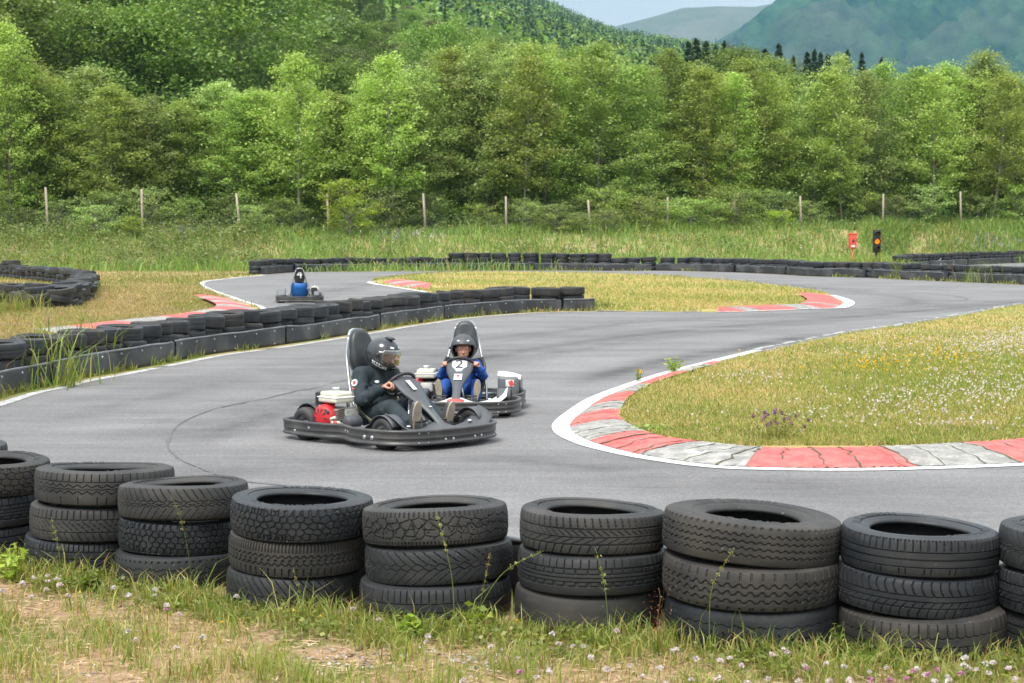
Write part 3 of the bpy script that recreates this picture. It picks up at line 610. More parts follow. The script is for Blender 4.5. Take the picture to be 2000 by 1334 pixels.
# ------------------------------------------------------------------ mountains
def mountain(name, xs_px, ridge_px, D, foot, mat, seed, rough):
    rg = np.random.RandomState(seed); nu, nv = 260, 90
    px = np.linspace(xs_px[0], xs_px[-1], nu); ry = np.interp(px, xs_px, ridge_px)
    zr = CAMH + (HZ - ry) * D / FPX; V = []
    def fbm(a, b):
        v = 0
        for k, (f, am) in enumerate(((.004, 1), (.009, .5), (.02, .25), (.045, .13), (.1, .07))):
            v = v + am * (1 - 2 * np.abs(np.sin(a * f + 1.7 * k + 2.0 * np.sin(b * f * .8 + k)) * np.cos(b * f * 1.3 + .9 * k + 1.5 * np.sin(a * f * .6)))) 
        return v
    for j in range(nv):
        t = j / (nv - 1)                 # 0 foot .. 1 ridge, then beyond it falls
        y = D - foot * (1 - t); x = (px - 1000) / FPX * y
        z = zr * (0.10 + 0.90 * t ** 1.15) if t < 1 else zr
        z = z - 40 * (1 - t) * 0
        z = z + rough * fbm(x * .8, np.full_like(x, y * 1.1)) * (t * (1.0 - t) * 4 * .8 + .02) * smooth01((zr - zr.min()) / 160 + .12)
        V.append(np.stack([x, np.full_like(x, y), z], 1))
    for j in (1, 2, 3):
        y = D + foot * 0.2 * j; x = (px - 1000) / FPX * y; V.append(np.stack([x, np.full_like(x, y), zr * (1 - 0.3 * j)], 1))
    V = np.concatenate(V); r = nv + 3
    i, j = np.meshgrid(np.arange(r - 1), np.arange(nu - 1), indexing='ij'); a = (i * nu + j).ravel()
    tag(link(name, np_mesh(name, V, np.stack([a, a + 1, a + nu + 1, a + nu], 1), True), None, mat), kind='structure')
def mt_mat(name, g1, g2_, rock, rs):
    m = pmat(name, g1, g2_, scale=0.03, rough=1, spec=0, detail=15, c3=rock, c3scale=0.0045, c3amt=rs, bump=0)
    nt = m.node_tree; P = nt.nodes['Principled BSDF']; tc = N(nt, 'ShaderNodeTexCoord'); nb = N(nt, 'ShaderNodeTexNoise', inp={'Scale': 0.035, 'Detail': 8.0, 'Roughness': 0.7}); L(nt, tc, 'Object', nb, 'Vector')
    bp = N(nt, 'ShaderNodeBump', inp={'Strength': 0.9, 'Distance': 14.0}); L(nt, nb, 'Fac', bp, 'Height'); L(nt, bp, 0, P, 'Normal'); return m
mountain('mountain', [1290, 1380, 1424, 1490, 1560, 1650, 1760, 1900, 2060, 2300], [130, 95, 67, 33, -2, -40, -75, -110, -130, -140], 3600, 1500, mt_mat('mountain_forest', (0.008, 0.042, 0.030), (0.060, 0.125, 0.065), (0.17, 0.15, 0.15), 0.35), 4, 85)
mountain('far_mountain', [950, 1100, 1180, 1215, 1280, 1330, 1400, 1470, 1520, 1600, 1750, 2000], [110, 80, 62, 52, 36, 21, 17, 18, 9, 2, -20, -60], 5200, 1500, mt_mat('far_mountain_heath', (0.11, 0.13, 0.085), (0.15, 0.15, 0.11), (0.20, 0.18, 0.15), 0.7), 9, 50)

# ------------------------------------------------------------------ tyres
def tri(x): x = x - np.floor(x); return 4 * np.abs(x - .5) - 1
def sqz(x): return np.clip(tri(x) * 2.2, -1, 1)
def rib(v0, w=.035): return lambda a, v: np.abs(v - v0) < w
def zig(v0, amp=.07, n=50, w=.035, f=tri): return lambda a, v: np.abs(v - v0 - amp * f(a * n)) < w
def lat(v1, v2, n=60, w=.12, sl=0.0, cv=0.0, ph=0.0):
    def g(a, v):
        t = a * n + sl * v + cv * v * v + ph; t = t - np.floor(t); return (t < w) & (v > v1) & (v < v2)
    return g
def cells(nu, nvv, w=.09, jit=.7, seed=1, v1=-1.0, v2=1.0):
    rg = np.random.RandomState(seed); J = rg.rand(nvv + 4, nu, 2) * jit + (1 - jit) / 2
    def g(a, v):
        uu = a * nu; vv = (v + 1) / 2 * nvv + 1.0; iu = np.floor(uu).astype(int); iv = np.floor(vv).astype(int)
        d1 = np.full(a.shape, 9.); d2 = np.full(a.shape, 9.)
        for du in (-1, 0, 1):
            for dv in (-1, 0, 1):
                cu = iu + du; cv = np.clip(iv + dv, 0, nvv + 3); off = J[cv, cu % nu]
                sh = 0.5 * (cv % 2)
                d = np.hypot(cu + off[..., 0] + sh - 0.25 - uu, cv + off[..., 1] - vv)
                lt = d < d1; d2 = np.where(lt, d1, np.minimum(d2, d)); d1 = np.where(lt, d, d1)
        return ((d2 - d1) < w) & (v > v1) & (v < v2)
    return g
PATTERNS = {
    'blocky': ([cells(46, 5, .13, .55, 3), lat(.8, 1.25, 60, .2), lat(-1.25, -.8, 60, .2)], 'jagged blocks'),
    'sipes': ([rib(.45, .02), rib(-.05, .02), rib(-.5, .02), lat(.45, 1.2, 80, .10), lat(-.45, .4, 70, .10, 1.5), lat(-1.2, -.5, 70, .08)], 'slanted sipes between ribs'),
    'ribs': ([rib(.55), rib(.1), rib(-.35), lat(.6, 1.2, 85, .13), lat(-1.2, -.8, 85, .1)], 'plain ribs'),
    'honey': ([zig(.22, .11, 46, .03), zig(-.22, .11, 46, .03), zig(0.0, .05, 46, .02), lat(.45, 1.25, 58, .12), lat(-1.25, -.5, 46, .05), rib(.5, .015)], 'wavy honeycomb bands'),
    'shoulder': ([lat(.45, 1.3, 64, .22), rib(.42, .03), rib(.0, .02), rib(-.45, .03), lat(-.4, .38, 60, .08, 2.5), lat(-1.2, -.5, 60, .08, 1)], 'deep shoulder lugs'),
    'worn': ([lat(.3, 1.2, 52, .07, 1.2), zig(.18, .07, 50, .022), zig(-.15, .07, 50, .022), zig(-.0, .05, 25, .016), lat(-1.1, -.25, 52, .06, -1.4)], 'worn diagonal grooves'),
    'studded': ([cells(54, 5, .17, .5, 8), lat(.6, 1.3, 58, .22), lat(-1.3, -.6, 58, .22)], 'studded winter blocks'),
    'wavy': ([zig(.3, .09, 30, .02), zig(-.05, .09, 30, .018), zig(-.4, .09, 30, .018), lat(.75, .9, 60, .3)], 'shallow wavy lines'),
    'chain': ([zig(.25, .08, 62, .045, sqz), zig(-.25, .08, 62, .045, sqz), lat(.5, 1.2, 124, .28), lat(-.1, .1, 62, .3), lat(-1.1, -.5, 62, .2)], 'chain like zigzag grooves'),
    'diag': ([rib(-.1, .03), lat(-.05, 1.2, 50, .10, 1.6), lat(-1.2, -.15, 50, .10, -1.0)], 'diagonal cuts and one rib'),
    'angular': ([cells(38, 4, .10, .9, 5, -.75, .7), zig(.0, .3, 40, .03), lat(.7, 1.25, 90, .25), lat(-1.2, -.85, 120, .3)], 'cracked angular blocks'),
    'hexa': ([zig(.2, .09, 40, .022), zig(-.08, .09, 40, .022, lambda x: -tri(x)), lat(.3, 1.25, 44, .07, 1.8), lat(-1.2, -.2, 44, .06, -1.8)], 'hexagon chain and diagonal shoulders'),
    'tworibs': ([lat(.3, 1.2, 66, .10), rib(.22, .02), rib(-.35, .02), rib(-.7, .015)], 'upright sipes over two ribs'),
    'direct': ([rib(.42), rib(-.06), rib(-.5), lat(.45, 1.2, 62, .16, .4), lat(-.0, .4, 62, .14, 3.0, 0), lat(-.45, -.1, 40, .12, -3), lat(-1.2, -.55, 50, .14, -.8)], 'directional cuts across three ribs'),
    'manyribs': ([rib(.5), rib(.22, .02), rib(-.02, .03), rib(-.25, .02), rib(-.5, .035), lat(.55, 1.1, 56, .09), lat(.24, .5, 40, .1), lat(-.48, -.28, 40, .3)], 'many straight ribs'),
    'bald': ([rib(.1, .012), rib(-.5, .01)], 'almost bald tread'),
    'zigribs': ([zig(.55, .05, 66, .03, sqz), zig(.18, .05, 66, .035, sqz), zig(-.18, .05, 66, .035, sqz), zig(-.55, .05, 66, .03, sqz), lat(.9, 1.15, 66, .3)], 'fine zigzag ribs'),
    'deepzig': ([zig(.3, .09, 50, .06, sqz), zig(-.12, .09, 50, .06, sqz), zig(-.55, .08, 50, .05, sqz), lat(.62, 1.3, 50, .16), lat(-1.2, -.9, 50, .3)], 'deep zigzag grooves'),
    'smoothzig': ([zig(.35, .06, 44, .02), rib(.0, .02), zig(-.35, .06, 44, .03), lat(-.35, .0, 50, .12, 1.0)], 'faint zigzag lines'),
    'ribsipe': ([rib(.35, .035), rib(-.1, .035), rib(-.55, .03), lat(.4, 1.15, 66, .16), lat(.98, 1.12, 130, .4), lat(-1.0, -.6, 80, .05)], 'straight ribs under short shoulder sipes'),
    'curved': ([rib(.22, .03), rib(-.12, .03), rib(-.5, .02), lat(.25, 1.25, 56, .14, 2.2, -1.4), lat(-1.2, -.15, 56, .10, -2.4, -1.2)], 'curved cuts sweeping into the shoulders'),
    'pads': ([lat(.3, 1.25, 58, .10), zig(.28, .04, 58, .03, sqz), rib(-.25, .03), lat(-1.0, -.3, 58, .08, .6)], 'square shoulder pads'),
}
def tyre_np(name, Rr, W, pat, nu, seed=0, fine=True, mat=None, depth=0.0075, bead=.61):
    rg = np.random.RandomState(seed)
    rb = Rr * bead; h = Rr - rb
    half = [(rb + .000, .36, 2), (rb + .006, .405, 2), (rb + .012, .40, 2), (rb + .018, .425, 2), (rb + .13 * h + .02, .462, 2), (rb + .2 * h + .02, .458, 2), (rb + .34 * h, .484, 2), (rb + .37 * h, .488, 2), (rb + .45 * h, .496, 2), (rb + .52 * h, .501, 2), (rb + .59 * h, .503, 2), (rb + .62 * h, .503, 2), (rb + .66 * h, .503, 2), (rb + .70 * h, .492, 2), (Rr - .030, .478, 1.5), (Rr - .020, .462, 1.3), (Rr - .0125, .445, 1.18), (Rr - .008, .428, 1.06)]
    nt_ = 44 if fine else 12
    tv = np.linspace(1, -1, nt_); tread = [(Rr - .0055 * v * v * v * v - .0015 * v * v, .41 * v, v) for v in tv]
    inner = [(rb + .0, -.30, 3), (rb + .02, -.33, 3), (rb + .5 * h, -.42, 3), (Rr - .035, -.40, 3), (Rr - .022, -.2, 3), (Rr - .020, 0, 3), (Rr - .022, .2, 3), (Rr - .035, .40, 3), (rb + .5 * h, .42, 3), (rb + .02, .33, 3), (rb + .0, .30, 3)]
    prof = half + tread + [(r, -z, -v) for r, z, v in half[::-1]] + inner
    pr = np.array(prof); m = len(pr); a = np.arange(nu) / nu
    A, VV = np.meshgrid(a, pr[:, 2]); Rad = np.repeat(pr[:, 0:1], nu, 1); Z = np.repeat(pr[:, 1:2] * W, nu, 1)
    mask = np.zeros_like(Rad, bool)
    ok = np.abs(VV) <= 1.31
    for f in pat: mask |= f(A, VV)
    mask &= ok
    Rad = Rad - mask * depth * (1 if fine else .8) * np.where(np.abs(VV) > 1.0, .6, 1)
    if fine:
        rfr = (pr[:, 0] - rb) / h; li = (np.abs(pr[:, 2]) == 2) & (rfr > .36) & (rfr < .60); bm_ = rg.rand(160) < .62; bm_ &= (np.arange(160) % 80) < 34; lt = bm_[(A * 160).astype(int) % 160] & (((A * 160) % 1) > .18)
        Z = Z + np.where(li[:, None] & lt, .0035 * np.sign(Z), 0)
    # tyres sag a little out of round
    Rad = Rad * (1 + 0.006 * np.sin(2 * np.pi * A + seed) + 0.004 * np.sin(4 * np.pi * A + 2 * seed)); Z = Z + 0.004 * np.sin(4 * np.pi * A + seed * 1.7)
    V = np.stack([Rad * np.cos(2 * np.pi * A), Rad * np.sin(2 * np.pi * A), Z], -1).reshape(-1, 3)
    i, j = np.meshgrid(np.arange(m), np.arange(nu), indexing='ij'); i = i.ravel(); j = j.ravel(); i2 = (i + 1) % m; j2 = (j + 1) % nu
    F = np.stack([i * nu + j, i * nu + j2, i2 * nu + j2, i2 * nu + j], 1)
    nh = len(half); sm = (i < nh - 3) | (i >= nh + nt_ + 2)
    me = np_mesh(name, V, F[:, ::-1], sm if fine else True); me.materials.append(mat or M['rubber'][0]); return me
def put_tyre(me, x, y, z, rx, ry, rz, label, group):
    o = link('tyre', me); o.location = (x, y, z); o.rotation_mode = 'ZYX'; o.rotation_euler = (rx, ry, rz); return tag(o, label, 'tyre', group)

# foreground stacks: (pattern, outer width in photo px, centre shift px, tilt x, tilt y degrees, rubber) from the top down
FT = [
    [('ribs', 250, 0, 0, 0, 0), ('sipes', 250, 0, 0, 0, 0), ('ribs', 250, 0, 0, 0, 2)],
    [('blocky', 258, 0, 0, 1, 3), ('manyribs', 256, -4, 0, 0, 2), ('ribs', 255, -8, 0, 0, 2)],
    [('honey', 270, 0, -3.0, .5, 1), ('shoulder', 262, -14, 0, 1, 1), ('ribs', 262, -26, 0, 2, 2)],
    [('worn', 254, 4, -2.6, -1, 1), ('studded', 245, -2, 0, 1, 2), ('wavy', 254, -6, 0, 0, 0)],
    [('studded', 281, 1, 0.8, 1.5, 2), ('chain', 274, -6, 0, 1.5, 3), ('diag', 265, -16, 0, 1, 0)],
    [('angular', 287, -2, -2.5, -2.2, 1), ('hexa', 291, 7, -1, -2, 0), ('tworibs', 298, 0, 0, -1, 0)],
    [('direct', 288, 0, -1, 1.8, 1), ('manyribs', 292, -2, -.5, 1.0, 0), ('bald', 288, -8, 0, 0, 3)],
    [('zigribs', 350, 0, 0.2, 4.2, 3), ('deepzig', 349, -2, .5, 2.0, 3), ('smoothzig', 342, 0, 0, 0, 2)],
    [('ribsipe', 308, 0, 0.7, 2.0, 2), ('curved', 317, -4, 0, 1.6, 2), ('pads', 332, 8, 0, -1.5, 3)],
    [('worn', 320, 0, 1, 2, 0), ('direct', 306, -8, 0, 1, 2), ('ribs', 316, 4, 0, 0, 0)],
]
ORD = ['barely visible stack at far left', 'cut off stack at left edge', 'tall stack overlapping the left edge stack', 'fourth stack from left', 'fifth stack from left', 'stack left of centre', 'stack right of centre', 'widest stack', 'stack right of the widest', 'cut off stack at right edge']
LAY = ['topmost tyre', 'middle tyre', 'lowest tyre']
for si, ((cx, s, htop), tyres) in enumerate(zip(STACKS, FT)):
    x0, y0 = st_xy(cx, s); th = htop / 3.0
    for li, (pn, wpx, sh, tx, ty, mi) in enumerate(tyres):
        Rr = wpx / s / 2; W = th * 1.02 if li < 2 else th * 1.04
        z = htop - th * (li + .5)
        nu = 620 if si >= 1 else 300
        me = tyre_np('tyre', Rr, W / 1.0, PATTERNS[pn][0], nu, si * 7 + li, True, M['rubber'][mi], bead=.53 if wpx > 345 else .63)
        put_tyre(me, x0 + sh / s, y0 + random.uniform(-.015, .015), z, R(tx), R(ty), random.uniform(0, 6), '%s with %s in the %s' % (LAY[li], PATTERNS[pn][1], ORD[si]), 'tyres stacked along the near edge of the track')

# shared tyres of the farther walls
def simple_tyres(nu): return [tyre_np('tyre', .31, .165, p, nu, k, False, M['rubber'][k % 4], .006) for k, p in enumerate(([rib(.4, .06), rib(-.3, .06), lat(.5, 1.2, 60, .3)], [rib(.0, .06), zig(.5, .1, 40, .08), lat(-1.2, -.5, 50, .3)], [lat(-.9, 1.2, 64, .25, 1)], [rib(.3, .05)], [rib(.55, .06), rib(.1, .06), rib(-.4, .06)]))]
MIDT = simple_tyres(240); FART = simple_tyres(48)
def wall_tyres(P, off, rng, protos, label, group, layers=3, extra=None, z0=0.0, h=.165, hide_bottom=1, zs=1.0, start=0.3, rmin=.86, rmax=1.08, jit=.03):
    s = arclen(P); pos = start; hid = MB(); cnt = 0; hv = []; hf = []
    while pos < s[-1] - .2:
        rr = rng.uniform(rmin, rmax); pos += .31 * rr
        if pos > s[-1]: break
        p = np.array([np.interp(pos, s, P[:, 0]), np.interp(pos, s, P[:, 1])]); nn = np.array([np.interp(pos, s, normals2(P)[:, 0]), np.interp(pos, s, normals2(P)[:, 1])]); c = p + nn * off
        z = z0; nl = layers + (extra(pos, s[-1], p) if extra else 0)
        for k in range(nl):
            hh = h * rng.uniform(.93, 1.12); r2 = rr * rng.uniform(.92, 1.05)
            me = protos[rng.randint(len(protos))]
            if k < (hide_bottom(c) if callable(hide_bottom) else hide_bottom):
                hv.append((c[0], c[1], z + hh / 2, r2, hh)); z += hh; continue
            lb = label[0] if k == nl - 1 else label[1]
            o = put_tyre(me, c[0] + rng.uniform(-jit, jit), c[1] + rng.uniform(-jit, jit), z + hh / 2, R(rng.uniform(-2, 2) * (1 + jit * 20)), R(rng.uniform(-2, 2) * (1 + jit * 20)), rng.uniform(0, 6), lb, group + (' (top layer)' if k == nl - 1 else ' (lower layers)'))
            o.scale = (r2, r2, hh / .165); z += hh; cnt += 1
        pos += .31 * rr - .012
    if hv:
        b = MB()
        for x, y, z, r2, hh in hv:
            b.lathe([(.2 * r2, -.4 * hh), (.28 * r2, -.5 * hh), (.31 * r2, -.38 * hh), (.31 * r2, .38 * hh), (.28 * r2, .5 * hh), (.2 * r2, .4 * hh)], (x, y, z), 'Z', 18, closed=True)
        tag(b.build('tyres', M['rubber'][2]), 'lowest tyre layer hidden behind the rubber belt', 'tyres', None, 'stuff')
    return cnt
def belt(P, off, label, h=.29, seg=4.0, seed=0, z0=0.0, bolts=.6, thick=.012):
    rg = np.random.RandomState(seed); s = arclen(P); root = empty('rubber_belt_barrier', (0, 0, 0)); tag(root, label, 'barrier')
    Nn = normals2(P); C = P + Nn * off; s0 = arclen(C); m_ = int(s0[-1] / (.06 if bolts == .6 else .2)) + 2; q_ = np.linspace(0, s0[-1], m_)
    C = np.stack([np.interp(q_, s0, C[:, 0]), np.interp(q_, s0, C[:, 1])], 1); Nn = normals2(C); n = len(C); s = arclen(C)
    wav = np.interp(s, np.arange(0, s[-1] + 1, .6), rg.randn(int(s[-1] / .6) + 3)[:len(np.arange(0, s[-1] + 1, .6))] * .008)
    top = h + np.interp(s, np.arange(0, s[-1] + 1, .5), rg.randn(int(s[-1] / .5) + 4)[:len(np.arange(0, s[-1] + 1, .5))] * .008)
    st = 0.0
    sg = -1 if off > 0 else 1                      # side facing the track
    while st < s[-1] - .3:
        en = min(st + seg * rg.uniform(.85, 1.15), s[-1]); k = np.where((s >= st) & (s <= en))[0]
        if len(k) >= 3:
            b = MB(); V = []; F = []
            zz = [(.0, 0), (.25, .004), (.5, -.003), (.8, .006), (.97, .0), (1.0, -.006)]
            for i in k:
                for t, q in zz:
                    p = C[i] + Nn[i] * sg * (wav[i] + q); V.append((p[0], p[1], z0 + top[i] * t))
                for t, q in zz[::-1]:
                    p = C[i] + Nn[i] * sg * (wav[i] + q - thick); V.append((p[0], p[1], z0 + top[i] * t))
            m = len(zz) * 2
            for a in range(len(k) - 1):
                for q in range(m): F.append([a * m + q, a * m + (q + 1) % m, (a + 1) * m + (q + 1) % m, (a + 1) * m + q])
            b.add(V, F, 0); b.tube([(C[i][0], C[i][1], z0 + top[i] + .004) for i in k[::3]], .014, 6, 1)
            if bolts:
                bs = s[k[0]] + .15
                while bs < s[k[-1]]:
                    i = int(np.searchsorted(s, bs)); i = min(i, n - 1); p = C[i] + Nn[i] * sg * (wav[i] + .008)
                    for zz_ in ((top[i] - .045), ) + ((.05,) if rg.rand() < .4 else ()): b.ell((p[0], p[1], z0 + zz_), .014, n=4, mi=2)
                    bs += bolts
            b.build('belt_panel', [M['belt'], M['belt_edge'], M['galv']], root)
        st = en
    return root
rng = np.random.RandomState(11)
Wv = WALL[arclen(WALL) > 2.0]
wall_tyres(Wv, SGN * .48, rng, MIDT, ('worn black tyre in the top layer of the long barrier behind the karts', 'black tyre half hidden by the belt in the long barrier behind the karts'), 'tyres of the long barrier', h=.170)
belt(Wv, SGN * .12, 'long black rubber belt with galvanised bolts facing the barrier behind the two karts', .262, 4.2, 1)
FN = normals2(FAR); FS = 1 if (FN[len(FN) // 2] @ (np.array([FAR[len(FN) // 2][0], 200]) - FAR[len(FN) // 2])) > 0 else -1
F1 = FAR[:int(np.argmin(np.linalg.norm(FAR - np.array(g2(2025, 557.5)), axis=1)))]
kx = float(np.array(g2(880, 529))[0]); kx2 = float(np.array(g2(1192, 529))[0])
wall_tyres(F1, FS * .46, rng, FART, ('small looking black tyre in the top layer of the far wall below the bank', 'black tyre under the top layer of the far wall'), 'tyres of the far wall', 3, lambda pos, tot, p: 1 if kx < p[0] < kx2 else 0, h=.182, hide_bottom=2, rmin=.98, rmax=1.15)
belt(F1, FS * .10, 'dark rubber belt along the foot of the far tyre wall below the weedy bank', .29, 5.0, 2, bolts=1.5)
# left cluster
LC = cr_path([g2(x, y) for x, y in [(-22, 591), (30, 594), (62, 598), (92, 603), (118, 599), (140, 590), (155, 581), (164, 572), (164, 563), (150, 557), (120, 552.5), (88, 549), (55, 546), (10, 541), (-25, 538.5)]], 0.3)
wall_tyres(LC, 0.0, rng, MIDT[:] , ('black tyre on top of the curved barrier at the left edge', 'black tyre low in the curved barrier at the left edge'), 'tyres of the curved barrier', 3, lambda pos, tot, p: int(rng.choice([0, 0, 0, -1, 1], p=[.3, .3, .12, .2, .08])), jit=.12, hide_bottom=lambda c: 0 if c[1] < 46 else (1 if c[1] < 50 else 2), h=.155, rmin=1.0, rmax=1.15)
# right back wall
RB = cr_path([g2(x, y) for x, y in [(1772, 527), (1830, 522), (1900, 518), (1960, 515.5), (2040, 512)]], 0.5)
RBN = normals2(RB); RBs = 1 if RBN[0][1] > 0 else -1
wall_tyres(RB, RBs * .5, rng, FART, ('black tyre on top of the distant wall at the right edge', 'black tyre in the distant wall at the right edge'), 'tyres of the distant right wall', 4, hide_bottom=3, h=.155, rmin=1.0, rmax=1.15)
belt(RB, RBs * .1, 'long dark rubber belt on the distant wall at the right edge', .30, 6, 3, bolts=0)
# foreground belt behind the stacks
FP = cr_path([(-6.0, 11.3)] + [(x - .0, y) for x, y in FROW[2:]] + [(3.6, 7.0)], 0.2)
FPn = normals2(FP); fs_ = 1 if FPn[len(FPn) // 2][1] > 0 else -1
belt(FP, fs_ * .37, 'black rubber belt behind the foreground tyre stacks, glimpsed through the gaps', .27, 3.5, 5)

# ------------------------------------------------------------------ fence on the bank
fr = empty('wire_fence', (0, 0, 0)); tag(fr, 'wire fence on weathered wooden posts along the top of the weedy bank', 'fence')
tops = []
for px, ty, dx in ((-95, 368, 2), (92, 366, 4), (279, 370, 1), (463, 378, 8), (640, 380, 3), (827, 378, 5), (988, 384, 1), (1148, 391, 5), (1303, 385, 1), (1433, 383, 2), (1561, 383, 3), (1723, 379, 0), (1873, 374, 2), (2040, 372, 2)):
    d = 95
    for _ in range(6): X = (px - 1000) / FPX * d; d = float(fence_y(X))
    X = (px - 1000) / FPX * d; zb = float(hgt(X, d)); zt = CAMH + (HZ - ty) * d / FPX
    b = MB(); xb = X + dx / FPX * d; b.tube([(xb, d, zb - .2), ((X + xb) / 2, d, (zb + zt) / 2), (X, d, zt)], [.058, .055, .052], 10); b.build('post', M['post'], fr); tops.append((X, d, zb, zt))
b = MB()
for k in range(1, 7):
    f = k / 7.5; b.tube([(x, y + .05, zb + (zt - zb) * .62 * f - .1) for x, y, zb, zt in tops], .005, 4)
for (xa, ya, za, ta), (xb, yb, zb2, tb) in zip(tops[:-1], tops[1:]):
    n_ = 22
    for k in range(n_):
        t = (k + .5) / n_; x, y, z = xa + (xb - xa) * t, ya + (yb - ya) * t + .05, za + (zb2 - za) * t; b.tube([(x, y, z - .1), (x, y, z + (ta - za) * .52)], .003, 3, caps=False)
b.build('netting', pmat('green_wire', (0.03, 0.06, 0.045), (0.05, 0.08, 0.06), rough=.6), fr)

# ------------------------------------------------------------------ trees
def leafquads(C, size, rg, flat=.5, asp=.6):
    n = len(C); d = rg.randn(n, 3); d[:, 2] *= flat; d /= np.linalg.norm(d, axis=1, keepdims=True)
    up = rg.randn(n, 3) * .55; up[:, 2] += 1.0; b = np.cross(up, d); b /= np.maximum(np.linalg.norm(b, axis=1, keepdims=True), 1e-6)
    s = (size * rg.uniform(.6, 1.35, n))[:, None] if np.isscalar(size) else (size * rg.uniform(.6, 1.35, n))[:, None]
    V = np.stack([C - d * s * .5, C + b * s * .5 * asp, C + d * s * .5, C - b * s * .5 * asp], 1).reshape(-1, 3)
    return V, np.arange(4 * n).reshape(-1, 4)
def env_alder(t): return (max(0.0, 1 - t) ** .72) * (min(1, t * 2.6 + .5)) * 1.12
def env_round(t): return max(0.0, math.sin(math.pi * min(1, t * .86 + .12))) ** .6
def gen_broad(seed, H, W, base, nbr, per, ls, env, rc=.5, bark='bark', leaf='alder', forks=1, lean=0.0, trunk_r=.09):
    rg = np.random.RandomState(seed); tr = MB(); C = []
    for f in range(forks):
        ph = rg.uniform(0, 6); sp = 0 if forks == 1 else .55
        pts = []; nseg = 9
        for i in range(nseg + 1):
            t = i / nseg; off = sp * t
            pts.append(Vector((math.cos(ph) * off * W * .3 + math.sin(t * 4 + seed) * .12 * t + lean * t * H + rg.uniform(-.05, .05) * t, math.sin(ph) * off * W * .3 + math.cos(t * 5 + seed) * .12 * t, H * (t * .97 - (.05 if i == 0 else 0)))))
        tr.tube(pts, [trunk_r * (1 - .85 * i / nseg) * (1.25 if i == 0 else 1) / (forks ** .4) for i in range(nseg + 1)], 7)
        def at(t):
            k = min(nseg - 1, int(t * nseg)); u = t * nseg - k; return pts[k].lerp(pts[k + 1], u)
        nb = nbr // forks
        for k in range(nb):
            t = base + (1 - base) * ((k + rg.rand()) / nb); tt = (t - base) / (1 - base); az = k * 2.4 + rg.uniform(-.4, .4)
            Ln = W / 2 * env(tt) * rg.uniform(.65, 1.2) * (1 if forks == 1 else .8); Ln = max(Ln, .25)
            p0 = at(t * .98); rise = rg.uniform(.15, .7) + (1.5 * tt ** 2 if env is env_alder else 0); dv = Vector((math.cos(az), math.sin(az), rise)); q = p0 + dv * Ln
            m1 = p0 + dv * Ln * .5 + Vector((0, 0, .06 * Ln))
            if Ln > .5: tr.tube([p0, m1, q], [.022 * (1.3 - tt), .014, .005], 4, caps=False)
            for u in ((.35, .62, .85, 1.0) if Ln > 1 else (.6, 1.0)):
                c = p0.lerp(q, u); r_ = rc * rg.uniform(.55, 1.15) * (.75 + .3 * u)
                n = int(per * rg.uniform(.6, 1.3)); g = rg.randn(n, 3) * np.array([r_, r_, r_ * .42]) * .55
                droop = -(np.hypot(g[:, 0], g[:, 1]) ** 2) * .35
                g[:, 2] += droop; C.append(g + np.array(c))
    C = np.concatenate(C); V, F = leafquads(C, ls, rg)
    me_t = bpy.data.meshes.new('trunk'); me_t.from_pydata(tr.v, [], tr.f); me_t.polygons.foreach_set('use_smooth', [True] * len(tr.f)); me_t.materials.append(M[bark])
    me_c = np_mesh('crown', V, F, False); me_c.materials.append(M[leaf]); return me_t, me_c
def gen_conifer(seed, H, W, leaf='spruce', n=7000, ls=.24):
    rg = np.random.RandomState(seed); tr = MB(); tr.tube([(0, 0, -.3), (0, 0, H * .97)], [.16, .02], 6)
    t = rg.rand(n) ** 1.25; tier = t + .012 * np.sin(t * 100); az = rg.rand(n) * 2 * np.pi
    rad = (1 - t + .03) * W / 2 * np.sqrt(rg.rand(n)) * (1 + .18 * np.sin(az * 5 + seed + t * 60)) * (.9 + .14 * np.sin(t * 95)); C = np.stack([np.cos(az) * rad, np.sin(az) * rad, H * (.10 + .9 * tier) - rad * .28 + rg.randn(n) * .06], 1)
    V, F = leafquads(C, ls, rg, .25, .45)
    me_t = bpy.data.meshes.new('trunk'); me_t.from_pydata(tr.v, [], tr.f); me_t.materials.append(M['bark'])
    me_c = np_mesh('crown', V, F, False); me_c.materials.append(M[leaf]); return me_t, me_c
def put_tree(name, proto, x, y, z, sc, rz, label, cat, group, tilt=0.0, leaf=None):
    r = empty(name, (x, y, z), rz); r.scale = sc if isinstance(sc, tuple) else (sc,) * 3; r.rotation_euler = (0, tilt, rz); tag(r, label, cat, group)
    link('trunk', proto[0], r); c = link('crown', proto[1], r)
    if leaf: c.material_slots[0].link = 'OBJECT'; c.material_slots[0].material = M[leaf]
    return r
AL = [gen_broad(20 + k, 10, 5.3, (.10, .14, .07, .17, .12, .09)[k], 84, 62, .13, env_alder, .52, 'bark', 'alder', (1, 1, 2, 1, 2, 1)[k]) for k in range(6)]
HB = [gen_broad(50 + k, 10, 8.4, .10, 95, 70, .185, env_round, 1.0, 'bark', 'hill_leaf', 1) for k in range(4)]
PN = [gen_broad(70 + k, 11, 6.0, .35, 44, 34, .26, env_round, .8, 'bark', 'pine', 1) for k in range(2)]
SP = [gen_conifer(80 + k, 14, 4.6) for k in range(3)]
rng = np.random.RandomState(5)
